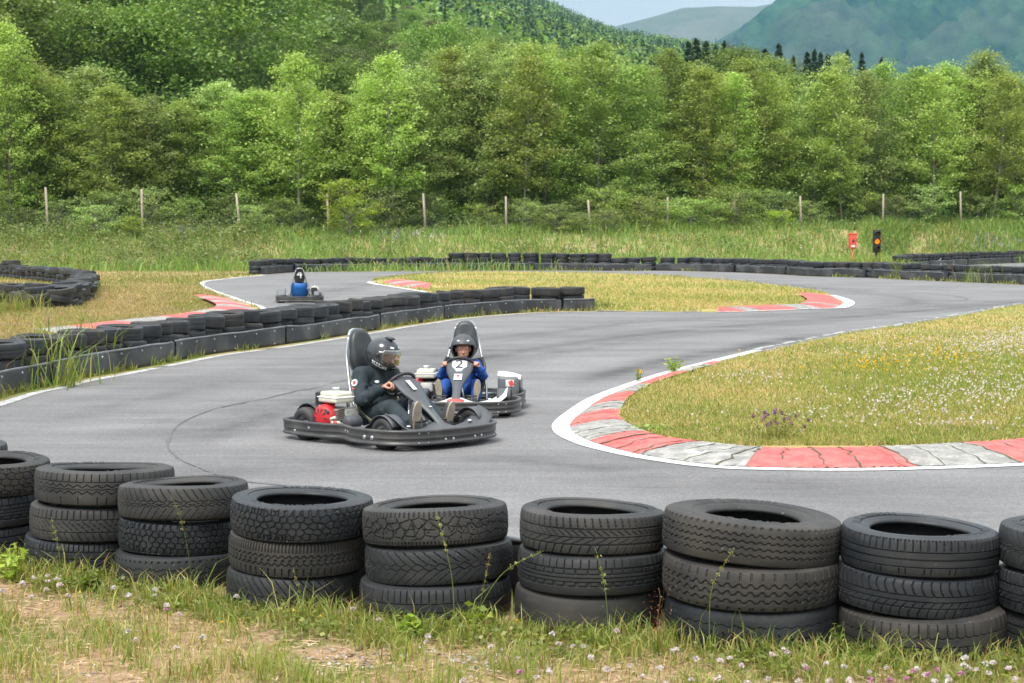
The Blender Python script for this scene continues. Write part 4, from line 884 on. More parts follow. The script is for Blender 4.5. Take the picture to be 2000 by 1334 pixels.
row1 = [(-60, 30), (60, 110), (135, 150), (220, 165), (300, 215), (392, 190), (470, 185), (548, 180), (700, 190), (780, 160), (920, 120), (995, 112), (1065, 110), (1205, 120), (1345, 130), (1412, 140), (1490, 140), (1620, 150), (1690, 135), (1878, 140), (1945, 132),  (22, 42), (100, 165), (172, 128), (262, 188), (345, 205), (432, 158), (505, 172), (585, 160), (660, 178), (742, 150), (818, 130), (880, 92), (958, 82), (1030, 84), (1100, 118), (1168, 82), (1240, 128), (1305, 92), (1372, 130), (1450, 112), (1528, 150), (1588, 158), (1655, 104), (1722, 120), (1782, 128), (1842, 122), (1912, 96), (1975, 150), (2050, 140)]
LBL1 = {22: 'tallest pale green tree of the front row, at the left edge', 48: 'pale tree with a spiky top rising highest at the right side', 44: 'rounded bright tree above the red box', 34: 'broad pale tree at the centre of the front row', 37: 'tree with a narrow pointed top right of the centre'}
for k, (px, ty) in enumerate(row1):
    d = 95.
    for _ in range(5): X = (px - 1000) / FPX * d; d = float(fence_y(X)) + 4.5 + (k % 3) * 1.6
    z = float(hgt(X, d)) - .1; zt = CAMH + (HZ - ty) * d / FPX; H = zt - z; v = int(rng.randint(6))
    put_tree('alder_tree', AL[v], X, d, z, (rng.uniform(1.0, 1.25), rng.uniform(.95, 1.1), H / 10.1), rng.uniform(0, 6), LBL1.get(k, 'slender leafy tree in the front row behind the fence'), 'tree', None if k in LBL1 else 'front row of trees behind the fence', 0, ['alder', 'alder', 'birch', 'alder2'][rng.randint(4)])
for k in range(30):
    px = -80 + k * 74 + rng.uniform(-20, 20); d = 108 + rng.uniform(-2, 3) + 4 * max(0, (px - 1000) / 1000); X = (px - 1000) / FPX * d
    ty = np.interp(px, [r[0] for r in sorted(row1)], [r[1] for r in sorted(row1)]) + rng.uniform(-12, 34); z = float(hgt(X, d)) - .1; H = CAMH + (HZ - ty) * d / FPX - z
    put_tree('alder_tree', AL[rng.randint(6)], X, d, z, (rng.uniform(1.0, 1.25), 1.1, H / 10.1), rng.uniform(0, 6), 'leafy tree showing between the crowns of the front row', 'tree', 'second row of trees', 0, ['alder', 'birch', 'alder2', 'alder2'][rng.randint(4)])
for k in range(26):
    px = -80 + k * 84 + rng.uniform(-20, 20); d = 118 + rng.uniform(-2, 3); X = (px - 1000) / FPX * d
    ty = np.interp(px, [r[0] for r in sorted(row1)], [r[1] for r in sorted(row1)]) + rng.uniform(5, 50); z = float(hgt(X, d)) - .1; H = CAMH + (HZ - ty) * d / FPX - z
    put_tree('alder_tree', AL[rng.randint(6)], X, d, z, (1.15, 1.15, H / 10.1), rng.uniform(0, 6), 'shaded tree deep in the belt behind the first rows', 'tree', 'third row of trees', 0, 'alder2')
# trees climbing the hillside
for d, n, kinds in ((136, 10, 'bbbb'), (158, 10, 'bbcc'), (184, 12, 'bbcb'), (212, 14, 'bcbp'), (240, 20, 'bbcp'), (278, 22, 'bcps'), (322, 24, 'bcps'), (372, 24, 'cpsb')):
    for k in range(n):
        px = -60 + (k + rng.uniform(.1, .9)) * (1560 if d < 200 else 1350) / n; X = (px - 1000) / FPX * d; z = float(hgt(X, d)) - .2; kd = kinds[rng.randint(len(kinds))]
        H = rng.uniform(8.5, 12) * (1.0 if px < 900 else .85) * (1.75 if px < 620 and d < 250 else 1)
        if kd in 'bc':
            put_tree('hillside_tree', HB[rng.randint(4)], X, d, z, (H / 10 * rng.uniform(.85, 1.15),) * 2 + (H / 10.5,), rng.uniform(0, 6), 'rounded broadleaf tree on the hillside' if kd == 'b' else 'rounded bluish green broadleaf tree on the hillside', 'tree', 'green broadleaf trees on the hill' if kd == 'b' else 'bluish broadleaf trees on the hill', 0, 'hill_leaf' if kd == 'b' else 'hill_leaf2')
        elif kd == 'p': put_tree('pine_tree', PN[rng.randint(2)], X, d, z, H / 11, rng.uniform(0, 6), 'olive brown pine among the greener hillside trees', 'tree', 'pines on the hill')
        else: put_tree('spruce_tree', SP[rng.randint(3)], X, d, z, H / 13, rng.uniform(0, 6), 'dark spruce among the hillside trees', 'tree', 'spruces on the hill')
for px, ty, d in ((1342, 84, 190), (1357, 78, 195), (1376, 84, 188), (1394, 92, 196), (1411, 84, 190), (1490, 98, 200), (1517, 88, 205), (1572, 104, 200), (1586, 100, 210), (1598, 106, 205), (1612, 108, 200), (1650, 100, 210), (1678, 106, 205), (1716, 116, 205), (1545, 112, 208), (1630, 112, 212), (1430, 100, 205)):
    X = (px - 1000) / FPX * d; z = float(hgt(X, d)) - .3; H = CAMH + (HZ - ty) * d / FPX - z
    put_tree('spruce_tree', SP[rng.randint(3)], X, d, z, (H / 14 * rng.uniform(1.3, 1.8),) * 2 + (H / 14,), rng.uniform(0, 6), 'dark pointed spruce rising behind the front trees before the blue mountain', 'tree', 'spruces against the mountain')
for px, ty, d in ((850, 42, 165), (925, 66, 170), (1010, 88, 165), (1120, 92, 170), (1440, 92, 175), (1500, 112, 170)):
    X = (px - 1000) / FPX * d; z = float(hgt(X, d)) - .3; H = CAMH + (HZ - ty) * d / FPX - z
    put_tree('hillside_tree', HB[rng.randint(4)], X, d, z, (H / 10 * .8, H / 10 * .8, H / 10.2), rng.uniform(0, 6), 'tall bright broadleaf tree standing above the front row', 'tree', 'tall trees above the front row', 0, 'hill_leaf')
# far woods: one mass
def far_woods(name, n, kinds, leaf, seed, dmin, dmax, amin, amax, Hh, Wd, q, ls, label, conif):
    rg = np.random.RandomState(seed); d = dmin + (dmax - dmin) * rg.rand(n) ** .9; px = rg.uniform(amin, amax, n); X = (px - 1000) / FPX * d
    keep = d < ridge_d(px) * 1.01; 
    nzv = np.sin(X * .02 + seed) + np.sin(d * .013 + X * .011 + seed * 2) + .6 * np.sin(X * .05 - d * .03)
    keep &= (nzv > kinds); d = d[keep]; X = X[keep]; n = len(d); z = hgt(X, d); H = rg.uniform(*Hh, n)
    t = rg.rand(n, q); az = rg.rand(n, q) * 6.283
    if conif: rad = (1 - t) * Wd / 2 * np.sqrt(rg.rand(n, q)); zz = H[:, None] * (.1 + .9 * t)
    else: ph = np.arccos(1 - 1.5 * t); rad = np.sin(ph) * Wd / 2 * rg.uniform(.7, 1.1, (n, q)); zz = H[:, None] * (.62 + .38 * np.cos(ph))
    C = np.stack([X[:, None] + np.cos(az) * rad, d[:, None] + np.sin(az) * rad, z[:, None] + zz], -1).reshape(-1, 3)
    V, F = leafquads(C, ls, rg, .6, .7); me = np_mesh(name, V, F, False); tag(link(name, me, None, M[leaf]), label, 'woods', None, 'stuff')
far_woods('woods', 7000, -.3, 'hill_leaf', 1, 390, 1500, -80, 1500, (7, 11), 7, 34, 1.5, 'far broadleaf woods covering the upper hillside', False)
far_woods('woods', 8500, -.9, 'spruce', 2, 400, 1520, 300, 1500, (8, 13), 4.4, 46, 1.0, 'far dark conifers on the upper hillside and its skyline', True)
far_woods('woods', 4500, .2, 'pine', 3, 390, 1500, -80, 1500, (7, 10), 6, 30, 1.4, 'far olive brown pines on the upper hillside', False)

# shrubs in front of and behind the fence
BU = [gen_broad(90 + k, 2.6, 2.9, .1, 40, 34, .10, env_round, .34, 'bark', 'bush', 3, 0, .03) for k in range(4)]
for px, by, ty, wpx, leaf, lb, rel in ((685, 466, 352, 112, 'bush', 'bright yellow green bush alone before the dark trees left of centre', -2.0), (1085, 462, 400, 80, 'birch', 'loose pale bush below the trunks, just right of the centre post', -1.5), (1140, 470, 415, 70, 'birch', 'small bush hiding the foot of the leaning post', -1.5),
        (1195, 468, 410, 60, 'birch', 'spindly bush between two posts right of centre', -1.6), (1265, 462, 385, 90, 'alder', 'pointed bush left of the reddish post', -1.2), (1345, 472, 388, 110, 'alder2', 'wide dense bush just right of the reddish post', -1.2), (1432, 470, 372, 90, 'alder2', 'tall dense bush behind the grass, right of centre', -.8),
        (1515, 468, 412, 60, 'bush', 'low bush beside the post above the red box', -1.0), (190, 470, 402, 90, 'birch', 'grey green bush between the first two posts at the left', -1.4), (262, 470, 424, 56, 'bush', 'small yellow green bush at the foot of the second post', -1.4), (500, 470, 402, 70, 'birch', 'pale bush right of the leaning post at left', -1.0), (1030, 462, 395, 50, 'birch', 'thin bush in front of the shaded trunks at the centre', -.8)):
    d = 88.
    for _ in range(5): X = (px - 1000) / FPX * d; d = float(fence_y(X)) + rel
    zb = float(hgt(X, d)) - .1; H = CAMH + (HZ - ty) * d / FPX - zb; s_ = wpx * 1.25 / FPX * d / 2.9
    put_tree('bush', BU[rng.randint(4)], X, d, zb, (s_, s_, H / 2.6), rng.uniform(0, 6), lb, 'bush', None, 0, leaf)
for k in range(26):
    px = -40 + k * 81 + rng.uniform(-25, 25); d = 90.
    for _ in range(5): X = (px - 1000) / FPX * d; d = float(fence_y(X)) + rng.uniform(.5, 2.2)
    s_ = rng.uniform(.55, .95)
    put_tree('bush', BU[rng.randint(4)], X, d, float(hgt(X, d)) - .1, (s_ * 1.25, s_ * 1.2, s_), rng.uniform(0, 6), 'leafy low bush in the ragged line along the wire fence', 'bush', 'low bushes along the fence', 0, ['birch', 'alder2', 'bank2', 'alder'][rng.randint(4)])
def undergrowth():
    rg = np.random.RandomState(8); C = []
    for k in range(1500):
        px = rg.uniform(-60, 2060); d = 92. + rg.uniform(0, 12); X = (px - 1000) / FPX * d; d += (float(fence_y(X)) - 90); X = (px - 1000) / FPX * d; zb = float(hgt(X, d)); h = rg.uniform(.7, 3.2) * (.6 + .4 * math.sin(X * .9) ** 2)
        n = 60; g = rg.randn(n, 3) * np.array([.45, .45, 0]) + np.array([X, d, zb]); g[:, 2] += rg.rand(n) * h; C.append(g)
    V, F = leafquads(np.concatenate(C), .14, rg); tag(link('undergrowth', np_mesh('undergrowth', V, F), None, M['under']), 'dense green undergrowth beneath the trees behind the fence', 'undergrowth', None, 'stuff')
undergrowth()
# pale trunks that show against the shade
for px, y0, y1, tilt, r_, lb in ((1936, 462, 330, .10, .085, 'pale leaning birch trunk at the right edge behind the fence'), (1645, 450, 340, -.10, .06, 'pale trunk leaning left, behind the red box'), (1817, 448, 325, .02, .055, 'slim upright pale trunk at right between two posts'), (768, 440, 300, -.02, .055, 'slim pale trunk right of the bright bush'), (1020, 440, 330, .06, .055, 'pale trunk at the centre leaning right'), (584, 470, 300, .0, .08, 'stout grey trunk left of the bright bush')):
    d = 95.
    for _ in range(5): X = (px - 1000) / FPX * d; d = float(fence_y(X)) + 2.2
    z = float(hgt(X, d)) - .1
    pr = gen_broad(int(px), 9.0, 4.2, .24, 62, 52, .15, env_alder, .6, 'bark_birch', 'alder', 1, 0, r_)
    put_tree('birch_tree', pr, X, d, z, 1.0, 0.0, lb, 'tree', None, tilt)

# ------------------------------------------------------------------ grass, flowers and weeds
def inpoly(P, poly):
    poly = np.asarray(poly); x, y = P[:, 0], P[:, 1]; c = np.zeros(len(P), bool); j = len(poly) - 1
    for i in range(len(poly)):
        xi, yi = poly[i]; xj, yj = poly[j]
        c ^= ((yi > y) != (yj > y)) & (x < (xj - xi) * (y - yi) / (yj - yi + 1e-12) + xi); j = i
    return c
def pnoise(x, y, f, seed=0):
    return (np.sin(x * f + seed) * np.cos(y * f * 1.3 + seed * 1.7) + .6 * np.sin(x * f * 2.3 + y * f * 1.1 + seed * 3) + .4 * np.cos(x * f * 4.1 - y * f * 3.7 + seed)) / 2
def blades(name, P, h, wd, lean, mi, mats, label, kind='stuff', seed=0, cat=None, group=None, parent=None):
    rg = np.random.RandomState(seed); n = len(P); az = rg.rand(n) * 6.283; fa = rg.rand(n) * 6.283; L_ = lean * rg.uniform(.3, 1.6, n) * h
    d = np.stack([np.cos(az) * L_, np.sin(az) * L_], 1); s = np.stack([np.cos(fa), np.sin(fa)], 1) * (wd / 2)[:, None] if hasattr(wd, '__len__') else np.stack([np.cos(fa), np.sin(fa)], 1) * wd / 2
    V = np.zeros((n, 5, 3)); V[:, :, :] = P[:, None, :]
    V[:, 0, :2] += s; V[:, 1, :2] -= s; V[:, 2, :2] += s * .8 + d * .35; V[:, 3, :2] += -s * .8 + d * .35; V[:, 4, :2] += d
    V[:, 2, 2] += h * .6; V[:, 3, 2] += h * .6; V[:, 4, 2] += h * (1 - .25 * lean)
    a = np.arange(n) * 5; Q = np.stack([a, a + 1, a + 3, a + 2], 1); T = np.stack([a + 2, a + 3, a + 4], 1)
    me = np_mesh(name, V.reshape(-1, 3), [Q, T], False, np.concatenate([mi, mi])); o = link(name, me, parent, mats); return tag(o, label, cat, group, kind)
GM = [M['blade_green'], M['blade_dry'], M['blade_olive'], M['reddish']]
def heads(name, P, r, mats, mi, label, stem=True, seed=0, flat=.8, squash=1.0):
    """flower heads: little tufted balls on thin stems"""
    rg = np.random.RandomState(seed); V = []; F = []; MI = []; n = len(P); q = 26
    for k in range(n):
        u = rg.randn(q, 3); u /= np.linalg.norm(u, axis=1, keepdims=True); u[:, 2] = np.abs(u[:, 2]) * 1.0 - .25
        c = P[k] + u * r[k] * np.array([.62, .62, .62 * squash])
        v, f = leafquads(c, r[k] * .95, rg, 1.0, .7); F.append(f + len(V) * 0 + sum(len(x) for x in V)); V.append(v); MI += [mi[k]] * len(f)
    Vc = np.concatenate(V); Fc = np.concatenate(F); nb = len(Vc)
    if stem:
        h = np.maximum(P[:, 2] - stem_z(P), .01); A = np.zeros((n, 4, 3)); A[:] = P[:, None, :]; A[:, 0, 0] -= .0012; A[:, 1, 0] += .0012; A[:, 2, 0] += .0012; A[:, 3, 0] -= .0012; A[:, 0, 2] -= h; A[:, 1, 2] -= h
        Vc = np.concatenate([Vc, A.reshape(-1, 3)]); Fc = np.concatenate([Fc, nb + np.arange(4 * n).reshape(-1, 4)]); MI += [len(mats)] * n; mats = list(mats) + [M['blade_green']]
    me = np_mesh(name, Vc, Fc, False, MI); return tag(link(name, me, None, mats), label, None, None, 'stuff')
def stem_z(P): return np.zeros(len(P))
rg = np.random.RandomState(21)
# --- near verge
n = 200000; x = rg.uniform(-5.2, 4.6, n); y = rg.uniform(6.3, 12.2, n); ex = np.array([p[0] for p in FEDGE]); ey = np.array([p[1] for p in FEDGE])
row = np.interp(x, FROW[:, 0], FROW[:, 1]); k = (y < np.interp(x, ex, ey) + .03) & (np.abs(x) < y * .30 + .3); x, y, row = x[k], y[k], row[k]
dist = row - y                                          # metres in front of the row centre line
near = np.exp(-((dist - .42) / .17) ** 2); clump = pnoise(x, y, 5.5, 1) + .5 * pnoise(x, y, 14, 4); bare = pnoise(x, y, 3.1, 7) + .3 * pnoise(x, y, 9, 2)
green = np.clip(.42 + .55 * near + .45 * (clump > .15) + .22 * (x > .4) * (dist > .3) - .15 * (bare > .2) + .12 * (dist < .2), 0, 1)
keep = rg.rand(len(x)) < np.clip(.55 + .5 * near + .45 * (clump > .2) - .5 * (bare > .25) * (near < .4), .05, 1); keep &= ~((dist < .18) & (dist > -.33) & (rg.rand(len(x)) < .8))
x, y, near, clump, green, bare, dist = [v[keep] for v in (x, y, near, clump, green, bare, dist)]
isg = rg.rand(len(x)) < green; mi = np.where(isg, np.where(rg.rand(len(x)) < .55, 0, 2), np.where(rg.rand(len(x)) < .62, 1, 2)); mi = np.where(rg.rand(len(x)) < .03, 3, mi)
h = rg.gamma(4, .010, len(x)) + .012 + .045 * (clump > .25) * isg + near * rg.gamma(1.3, .022, len(x)); h = np.clip(h, .01, .30)
blades('grass', np.stack([x, y, np.zeros_like(x)], 1), h, np.where(h > .1, .0055, .0038) * rg.uniform(.7, 1.3, len(x)), .55, mi, GM, 'mixed green and straw dry grass on the near verge', seed=1)
# litter of dry stalks lying on the soil
n = 26000; x = rg.uniform(-4, 3.2, n); y = rg.uniform(6.3, 9.5, n); k = y < np.interp(x, FROW[:, 0], FROW[:, 1]) - .2; x, y = x[k], y[k]; C = np.stack([x, y, .006 + .012 * rg.rand(len(x))], 1)
V, F = leafquads(C, .055, rg, .08, .09); tag(link('dry_stalks', np_mesh('dry_stalks', V, F), None, pmat('straw_litter', (0.46, 0.34, 0.21), (0.34, 0.22, 0.13), scale=3, rough=1, island=.35)), 'bleached dry stalks littering the near verge', None, None, 'stuff')
n = 420; cx = rg.choice([-.15, -.62, .02, -1.7], n, p=[.4, .35, .15, .1]); x = cx + rg.randn(n) * .12; y = 7.05 - .25 * (cx < -1) + rg.randn(n) * .12
C = np.stack([x, y, np.full(n, .006)], 1); V, F = leafquads(C, .020, rg, .1, .8); tag(link('gravel', np_mesh('gravel', V, F), None, pmat('pale_gravel', (0.42, 0.39, 0.37), (0.26, 0.24, 0.23), scale=3, rough=1, island=.4)), 'pale gravel showing through the thin verge grass', None, None, 'stuff')
# clover leaves and low weeds at the foot of the stacks
C = []
for _ in range(170):
    cx = rg.uniform(-3.3, 2.8); rr = float(np.interp(cx, FROW[:, 0], FROW[:, 1])); cy = rr - rg.uniform(.36, .75); m = rg.randint(14, 50); g = np.stack([cx + rg.randn(m) * .07, cy + rg.randn(m) * .05, .01 + rg.rand(m) * .055], 1); C.append(g)
V, F = leafquads(np.concatenate(C), .024, rg, .35, .85); tag(link('clover', np_mesh('clover', V, F), None, M['blade_green']), 'low clover leaves along the foot of the foreground tyre stacks', None, None, 'stuff')
# clover heads on the near verge, where the photo has them (photo pixels)
cl = [(42, 1140), (65, 1128), (92, 1124), (94, 1135), (112, 1131), (116, 1142), (90, 1152), (62, 1165), (132, 1163), (5, 1154), (250, 1163), (302, 1152), (302, 1163), (326, 1190), (327, 1182), (222, 1148), (462, 1165), (352, 1199), (250, 1233), (265, 1250), (396, 1245), (478, 1138), (345, 1265),
      (836, 1243), (832, 1254), (959, 1263), (1078, 1238), (1090, 1257), (1118, 1262), (1140, 1262), (1016, 1312), (1073, 1312), (1182, 1308), (1186, 1308), (1300, 1336), (1319, 1270), (1288, 1305), (1360, 1287), (1406, 1290), (1425, 1285), (1448, 1300), (1508, 1278), (1537, 1274), (1572, 1300), (1575, 1306), (1614, 1296),
      (1649, 1302), (1698, 1313), (1732, 1304), (1660, 1328), (1698, 1328), (1738, 1330), (1784, 1312), (1790, 1306), (1807, 1320), (1825, 1330), (1853, 1330), (1878, 1316), (1882, 1300), (1891, 1307), (1908, 1308), (1925, 1296), (1940, 1296), (1930, 1315), (1983, 1326), (1850, 1322), (1830, 1308), (1813, 1318), (1404, 1325), (1350, 1328), (1500, 1327), (1560, 1330), (1460, 1332), (1620, 1330), (1770, 1325),
      (1230, 1300), (1255, 1320), (1155, 1285), (1048, 1322), (905, 1330), (690, 1190), (740, 1210), (1205, 1232), (1970, 1305), (1530, 1268), (1885, 1285)]
P = []
for px, py in cl:
    hh = rg.uniform(.075, .13); p = G(px, py, hh); P.append((p.x, p.y, p.z))
P = np.array(P); 
heads('clover_flowers', P, rg.uniform(.012, .018, len(P)), [M['petal_white'], M['petal_pink']], [1 if (rg.rand() < .07 or 1690 < 1000 + p[0] / p[1] * FPX < 1860 and rg.rand() < .6) else 0 for p in P], 'white and pink clover heads dotting the near verge', seed=4)
P = np.array([tuple(G(px, py, .07)) for px, py in [(573, 1192), (626, 1204), (433, 1215), (156, 1157), (1010, 1212)]]); heads('buttercups', P, np.full(len(P), .008), [M['petal_yellow']], [0] * len(P), 'tiny yellow buttercups in the near verge grass', seed=5)
# tall seeding stalks and leafy weeds, one by one
def stalk(pts_px, d, lb, head='spike', r=.0022, mat='blade_green'):
    P3 = [Dp(x_, y_, d) for x_, y_ in pts_px]; P3[0].z = max(0, P3[0].z * 0); b = MB(); Pc = cr_path([tuple(p) for p in P3], .03); b.tube([tuple(p) for p in Pc], [r * (1 - .6 * i / len(Pc)) for i in range(len(Pc))], 5)
    C = []; m = 110 if head == 'spike' else 110; T = Pc[-1] - Pc[-6]
    for k in range(m):
        t = rg.rand() * (.16 if head == 'spike' else .22); i = max(0, int(len(Pc) - 1 - t / .03 * .9)); sp = .005 if head == 'spike' else .03; C.append(Pc[i] + rg.randn(3) * sp)
    V, F = leafquads(np.array(C), .0075 if head == 'spike' else .009, rg, 1.5, .4); b.add([tuple(v) for v in V], F.tolist(), 1 if head == 'spike' else 2, False)
    tag(b.build('grass_stalk', [M[mat], M['blade_olive'], M['reddish']]), lb, 'grass stalk')
stalk([(376, 1180), (372, 1110), (355, 1020), (333, 965)], 8.1, 'tall seeding grass stalk before the fourth tyre stack from the left')
stalk([(888, 1225), (884, 1140), (868, 1060), (852, 1000)], 7.45, 'tall thin grass stalk rising before the stack left of centre')
stalk([(905, 1200), (965, 1140), (1010, 1100), (1062, 1076)], 7.4, 'grass stalk bending right across the gap at the centre')
stalk([(1190, 1250), (1184, 1170), (1174, 1110), (1162, 1070)], 7.2, 'upright grass stalk before the stack right of centre')
stalk([(1386, 1225), (1388, 1160), (1410, 1110), (1434, 1070)], 7.0, 'grass stalk with a yellow head leaning right before the widest stack')
stalk([(1284, 1260), (1284, 1210), (1290, 1170), (1286, 1148)], 7.15, 'brown branching seed head in the gap left of the widest stack', 'panicle', .002, 'reddish')
stalk([(122, 1110), (114, 1070), (105, 1030), (100, 1010)], 8.5, 'short pale stalk before the tall left stack')
stalk([(925, 1230), (940, 1170), (950, 1120), (958, 1078)], 7.45, 'fine green stalk just left of the centre gap')
stalk([(592, 1200), (588, 1170), (578, 1130), (572, 1108)], 7.75, 'thin stalk before the fifth stack from the left')
stalk([(1742, 1290), (1748, 1262), (1752, 1240), (1757, 1222)], 6.95, 'short stalk before the stack right of the widest')
def weed(px, py, d, h, w_, n, ls, leaf, lb, cat='weed', elong=.45, name='leafy_weed', flowers=None):
    X = (px - 1000) / FPX * d; b = MB(); C = []; st = []
    for k in range(n):
        az = rg.rand() * 6.283; l = rg.uniform(.1, 1) * w_ / 2; hh = h * rg.uniform(.6, 1.05) * (1 - .3 * l / (w_ / 2)); p1 = Vector((X + math.cos(az) * l, d + math.sin(az) * l, hh)); p0 = Vector((X + math.cos(az) * l * .2, d + math.sin(az) * l * .2, 0)); mid = p0.lerp(p1, .55) + Vector((0, 0, .06 * h)); b.tube([p0, mid, p1], [.003, .0022, .0012], 4, caps=False)
        for t in np.linspace(.2, 1, 8): C.append(np.array(p0.lerp(p1, t)) + rg.randn(3) * ls * .35); C.append(np.array(p0.lerp(p1, t)) + rg.randn(3) * ls * .35)
        st.append(p1)
    V, F = leafquads(np.array(C), ls, rg, .5, elong); b.add([tuple(v) for v in V], F.tolist(), 1, False); mats = [M['blade_green'], M[leaf]]
    if flowers:
        mats.append(M[flowers[0]])
        for p in st[:flowers[1]]:
            u = rg.randn(20, 3); u /= np.linalg.norm(u, axis=1, keepdims=True); V, F = leafquads(np.array(p) + np.array([0, 0, flowers[2] * .4]) + u * flowers[2] * .5, flowers[2] * .8, rg, 1, .7); b.add([tuple(v) for v in V], F.tolist(), 2, False)
    return tag(b.build(name, mats), lb, cat)
weed(1642, 1290, 7.0, .17, .16, 8, .032, 'blade_green', 'leafy green weed between the widest stack and its right neighbour', elong=.3)
weed(18, 1130, 8.6, .20, .22, 10, .05, 'bush', 'bright leafy weed at the left edge below the cut off stack', elong=.4)
weed(172, 1150, 8.35, .10, .14, 8, .06, 'blade_green', 'dandelion leaves before the tall left stack', elong=.35)
weed(800, 1222, 7.45, .09, .10, 9, .045, 'bush', 'small weed with rounded leaves before the stack left of centre', elong=.6)
weed(930, 1225, 7.5, .12, .16, 8, .04, 'bush', 'broad leaved weed at the foot of the centre gap', elong=.6)
weed(1690, 1310, 6.95, .06, .20, 8, .03, 'blade_green', 'low spreading weed before the stack right of the widest')
weed(1522, 872, 5950 / (874 - 452), .30, .50, 26, .035, 'blade_olive', 'purple flowered clump at the inner edge of the red kerb', 'flowering plant', name='purple_clover_plant', flowers=('petal_purple', 18, .024))
weed(1280, 855, 5950 / (857 - 452), .12, .42, 18, .05, 'alder2', 'dark green low clump spilling over the left kerb', 'plant')
weed(1247, 745, 5950 / (745 - 452), .16, .16, 5, .04, 'blade_green', 'orange yellow flowers growing from the white line near the apex', 'flowering plant', name='yellow_flower_plant', flowers=('petal_yellow', 3, .026))
weed(1318, 727, 5950 / (727 - 452), .20, .25, 9, .05, 'bush', 'pale green weed growing at the white line above the kerb', 'weed')
# tall tufts at the long barrier
def tuft(px, py, dd, h, n, w_, lb, name='grass_tuft', mi_=0):
    g = G(px, py); d = g.y + dd; X = (px - 1000) / FPX * d; P = np.stack([X + rg.randn(n) * w_, d + rg.randn(n) * w_, np.zeros(n)], 1)
    blades(name, P, rg.uniform(.35, 1.05, n) * h, rg.uniform(.010, .018, n), .55, np.where(rg.rand(n) < .25, 2, mi_), GM, lb, None, seed=px, cat='grass tuft')
tuft(205, 735, .6, .72, 34, .08, 'tall bright grass tuft poking out between tyres of the long barrier at left')
tuft(85, 770, 1.0, .95, 90, .30, 'tall grass tuft behind the barrier tyres near the left edge')
tuft(130, 758, .1, .62, 24, .08, 'arching grass blades before the rubber belt at left')
tuft(20, 772, .5, .62, 30, .14, 'leafy tuft beside the first tyre of the long barrier at the left edge')
tuft(110, 664, .3, .75, 50, .35, 'tall sparse grass behind the barrier along the left white line')
tuft(30, 610, -.3, .6, 200, .3, 'grass tuft before the curved barrier at the left edge')
tuft(165, 575, -.5, .6, 70, .3, 'grass tuft beside the end of the curved barrier')
tuft(1762, 545, -.1, .95, 150, .14, 'tall weeds against the far wall below the traffic light')
tuft(1932, 552, -.1, .95, 170, .5, 'tall green weeds before the far wall at the right edge')
tuft(1180, 606, .3, .35, 90, .12, 'green grass at the right end of the long barrier')
tuft(1664, 498, .0, .6, 90, .3, 'grass hiding the foot of the red box') if False else None
tuft(520, 532, .3, .35, 50, .3, 'grass at the left end of the far wall')
# low weeds along belts
s_ = arclen(WALL); q = rg.choice(np.linspace(2, s_[-1], 60), 2600) + rg.randn(2600) * .12; dens = pnoise(q, q, 1.3, 3) > -.1; q = q[dens]
P = np.stack([np.interp(q, s_, WALL[:, 0]), np.interp(q, s_, WALL[:, 1])], 1) + np.stack([np.interp(q, s_, normals2(WALL)[:, 0]), np.interp(q, s_, normals2(WALL)[:, 1])], 1) * (SGN * (.06 + rg.randn(len(q)) * .02))[:, None]
blades('weeds', np.column_stack([P, np.full(len(P), .018)]), rg.gamma(2, .035, len(P)), np.full(len(P), .011), .8, np.where(rg.rand(len(P)) < .4, 2, 0), GM, 'low weeds along the foot of the long rubber belt', seed=8)
s_ = arclen(FAR); q = rg.rand(2500) * s_[-1]; q = q[(pnoise(q, q, .8, 1) > .1)]
P = np.stack([np.interp(q, s_, FAR[:, 0]), np.interp(q, s_, FAR[:, 1]) + .03], 1); blades('weeds', np.column_stack([P, np.full(len(P), .005)]), rg.gamma(2, .04, len(P)), np.full(len(P), .03), .6, np.where(rg.rand(len(P)) < .5, 2, 0), GM, 'weeds growing along the foot of the far belt', seed=9)
# --- islands and infield: short turf
KEX = []
def offkerb(P, r_):
    k = np.ones(len(P), bool)
    for a in range(0, len(P), 20000):
        Q = P[a:a + 20000]; k[a:a + 20000] = np.min(np.linalg.norm(Q[:, None] - KEXP[None], axis=2), axis=1) > r_
    return k
def turf(name, polyf, bounds, n, z, hk, label, seed, greenf, wk=.00032, hcap=.3):
    rg = np.random.RandomState(seed); px = rg.uniform(bounds[0], bounds[1], n); u = rg.rand(n); y0, y1 = bounds[2], bounds[3]; py = y0 + (y1 - y0) * u ** .8
    t = 5950.0 / (py - HZ); P = np.stack([(px - 1000) / FPX * t, t], 1); k = polyf(P); P = P[k]; px = px[k]; py = py[k]
    g = np.clip(greenf(px, py, P), 0, 1); isg = rg.rand(len(P)) < g; r = rg.rand(len(P)); mi = np.where(isg, np.where(r < .6, 0, 2), np.where(r < .84, 1, 2)); d = P[:, 1]
    h = (rg.gamma(4, .012, len(P)) + .02) * hk * (1 + .6 * isg); h = np.minimum(h, hcap)
    blades(name, np.column_stack([P, np.full(len(P), z)]), h, wk * d * rg.uniform(.7, 1.3, len(P)) + .002, .6, mi, GM, label, seed=seed)
KEXP = np.concatenate([(mo + mN * ms * .5)[::2], (sect(LISL, (455, 583), (150, 657)) + lN * ls * .5)[::2], ((resample(cr_path([g2(838, 569), g2(800, 563.5), g2(762, 556.5), g2(745, 551.5)], .5), np.linspace(0, 1, 40)) + resample(cr_path([g2(842, 559), g2(812, 554.5), g2(775, 550), g2(752, 548)], .5), np.linspace(0, 1, 40))) / 2)])
rpoly = np.array([tuple(p) for p in RIN[::3]] + [(22, 20), (24, 42)])
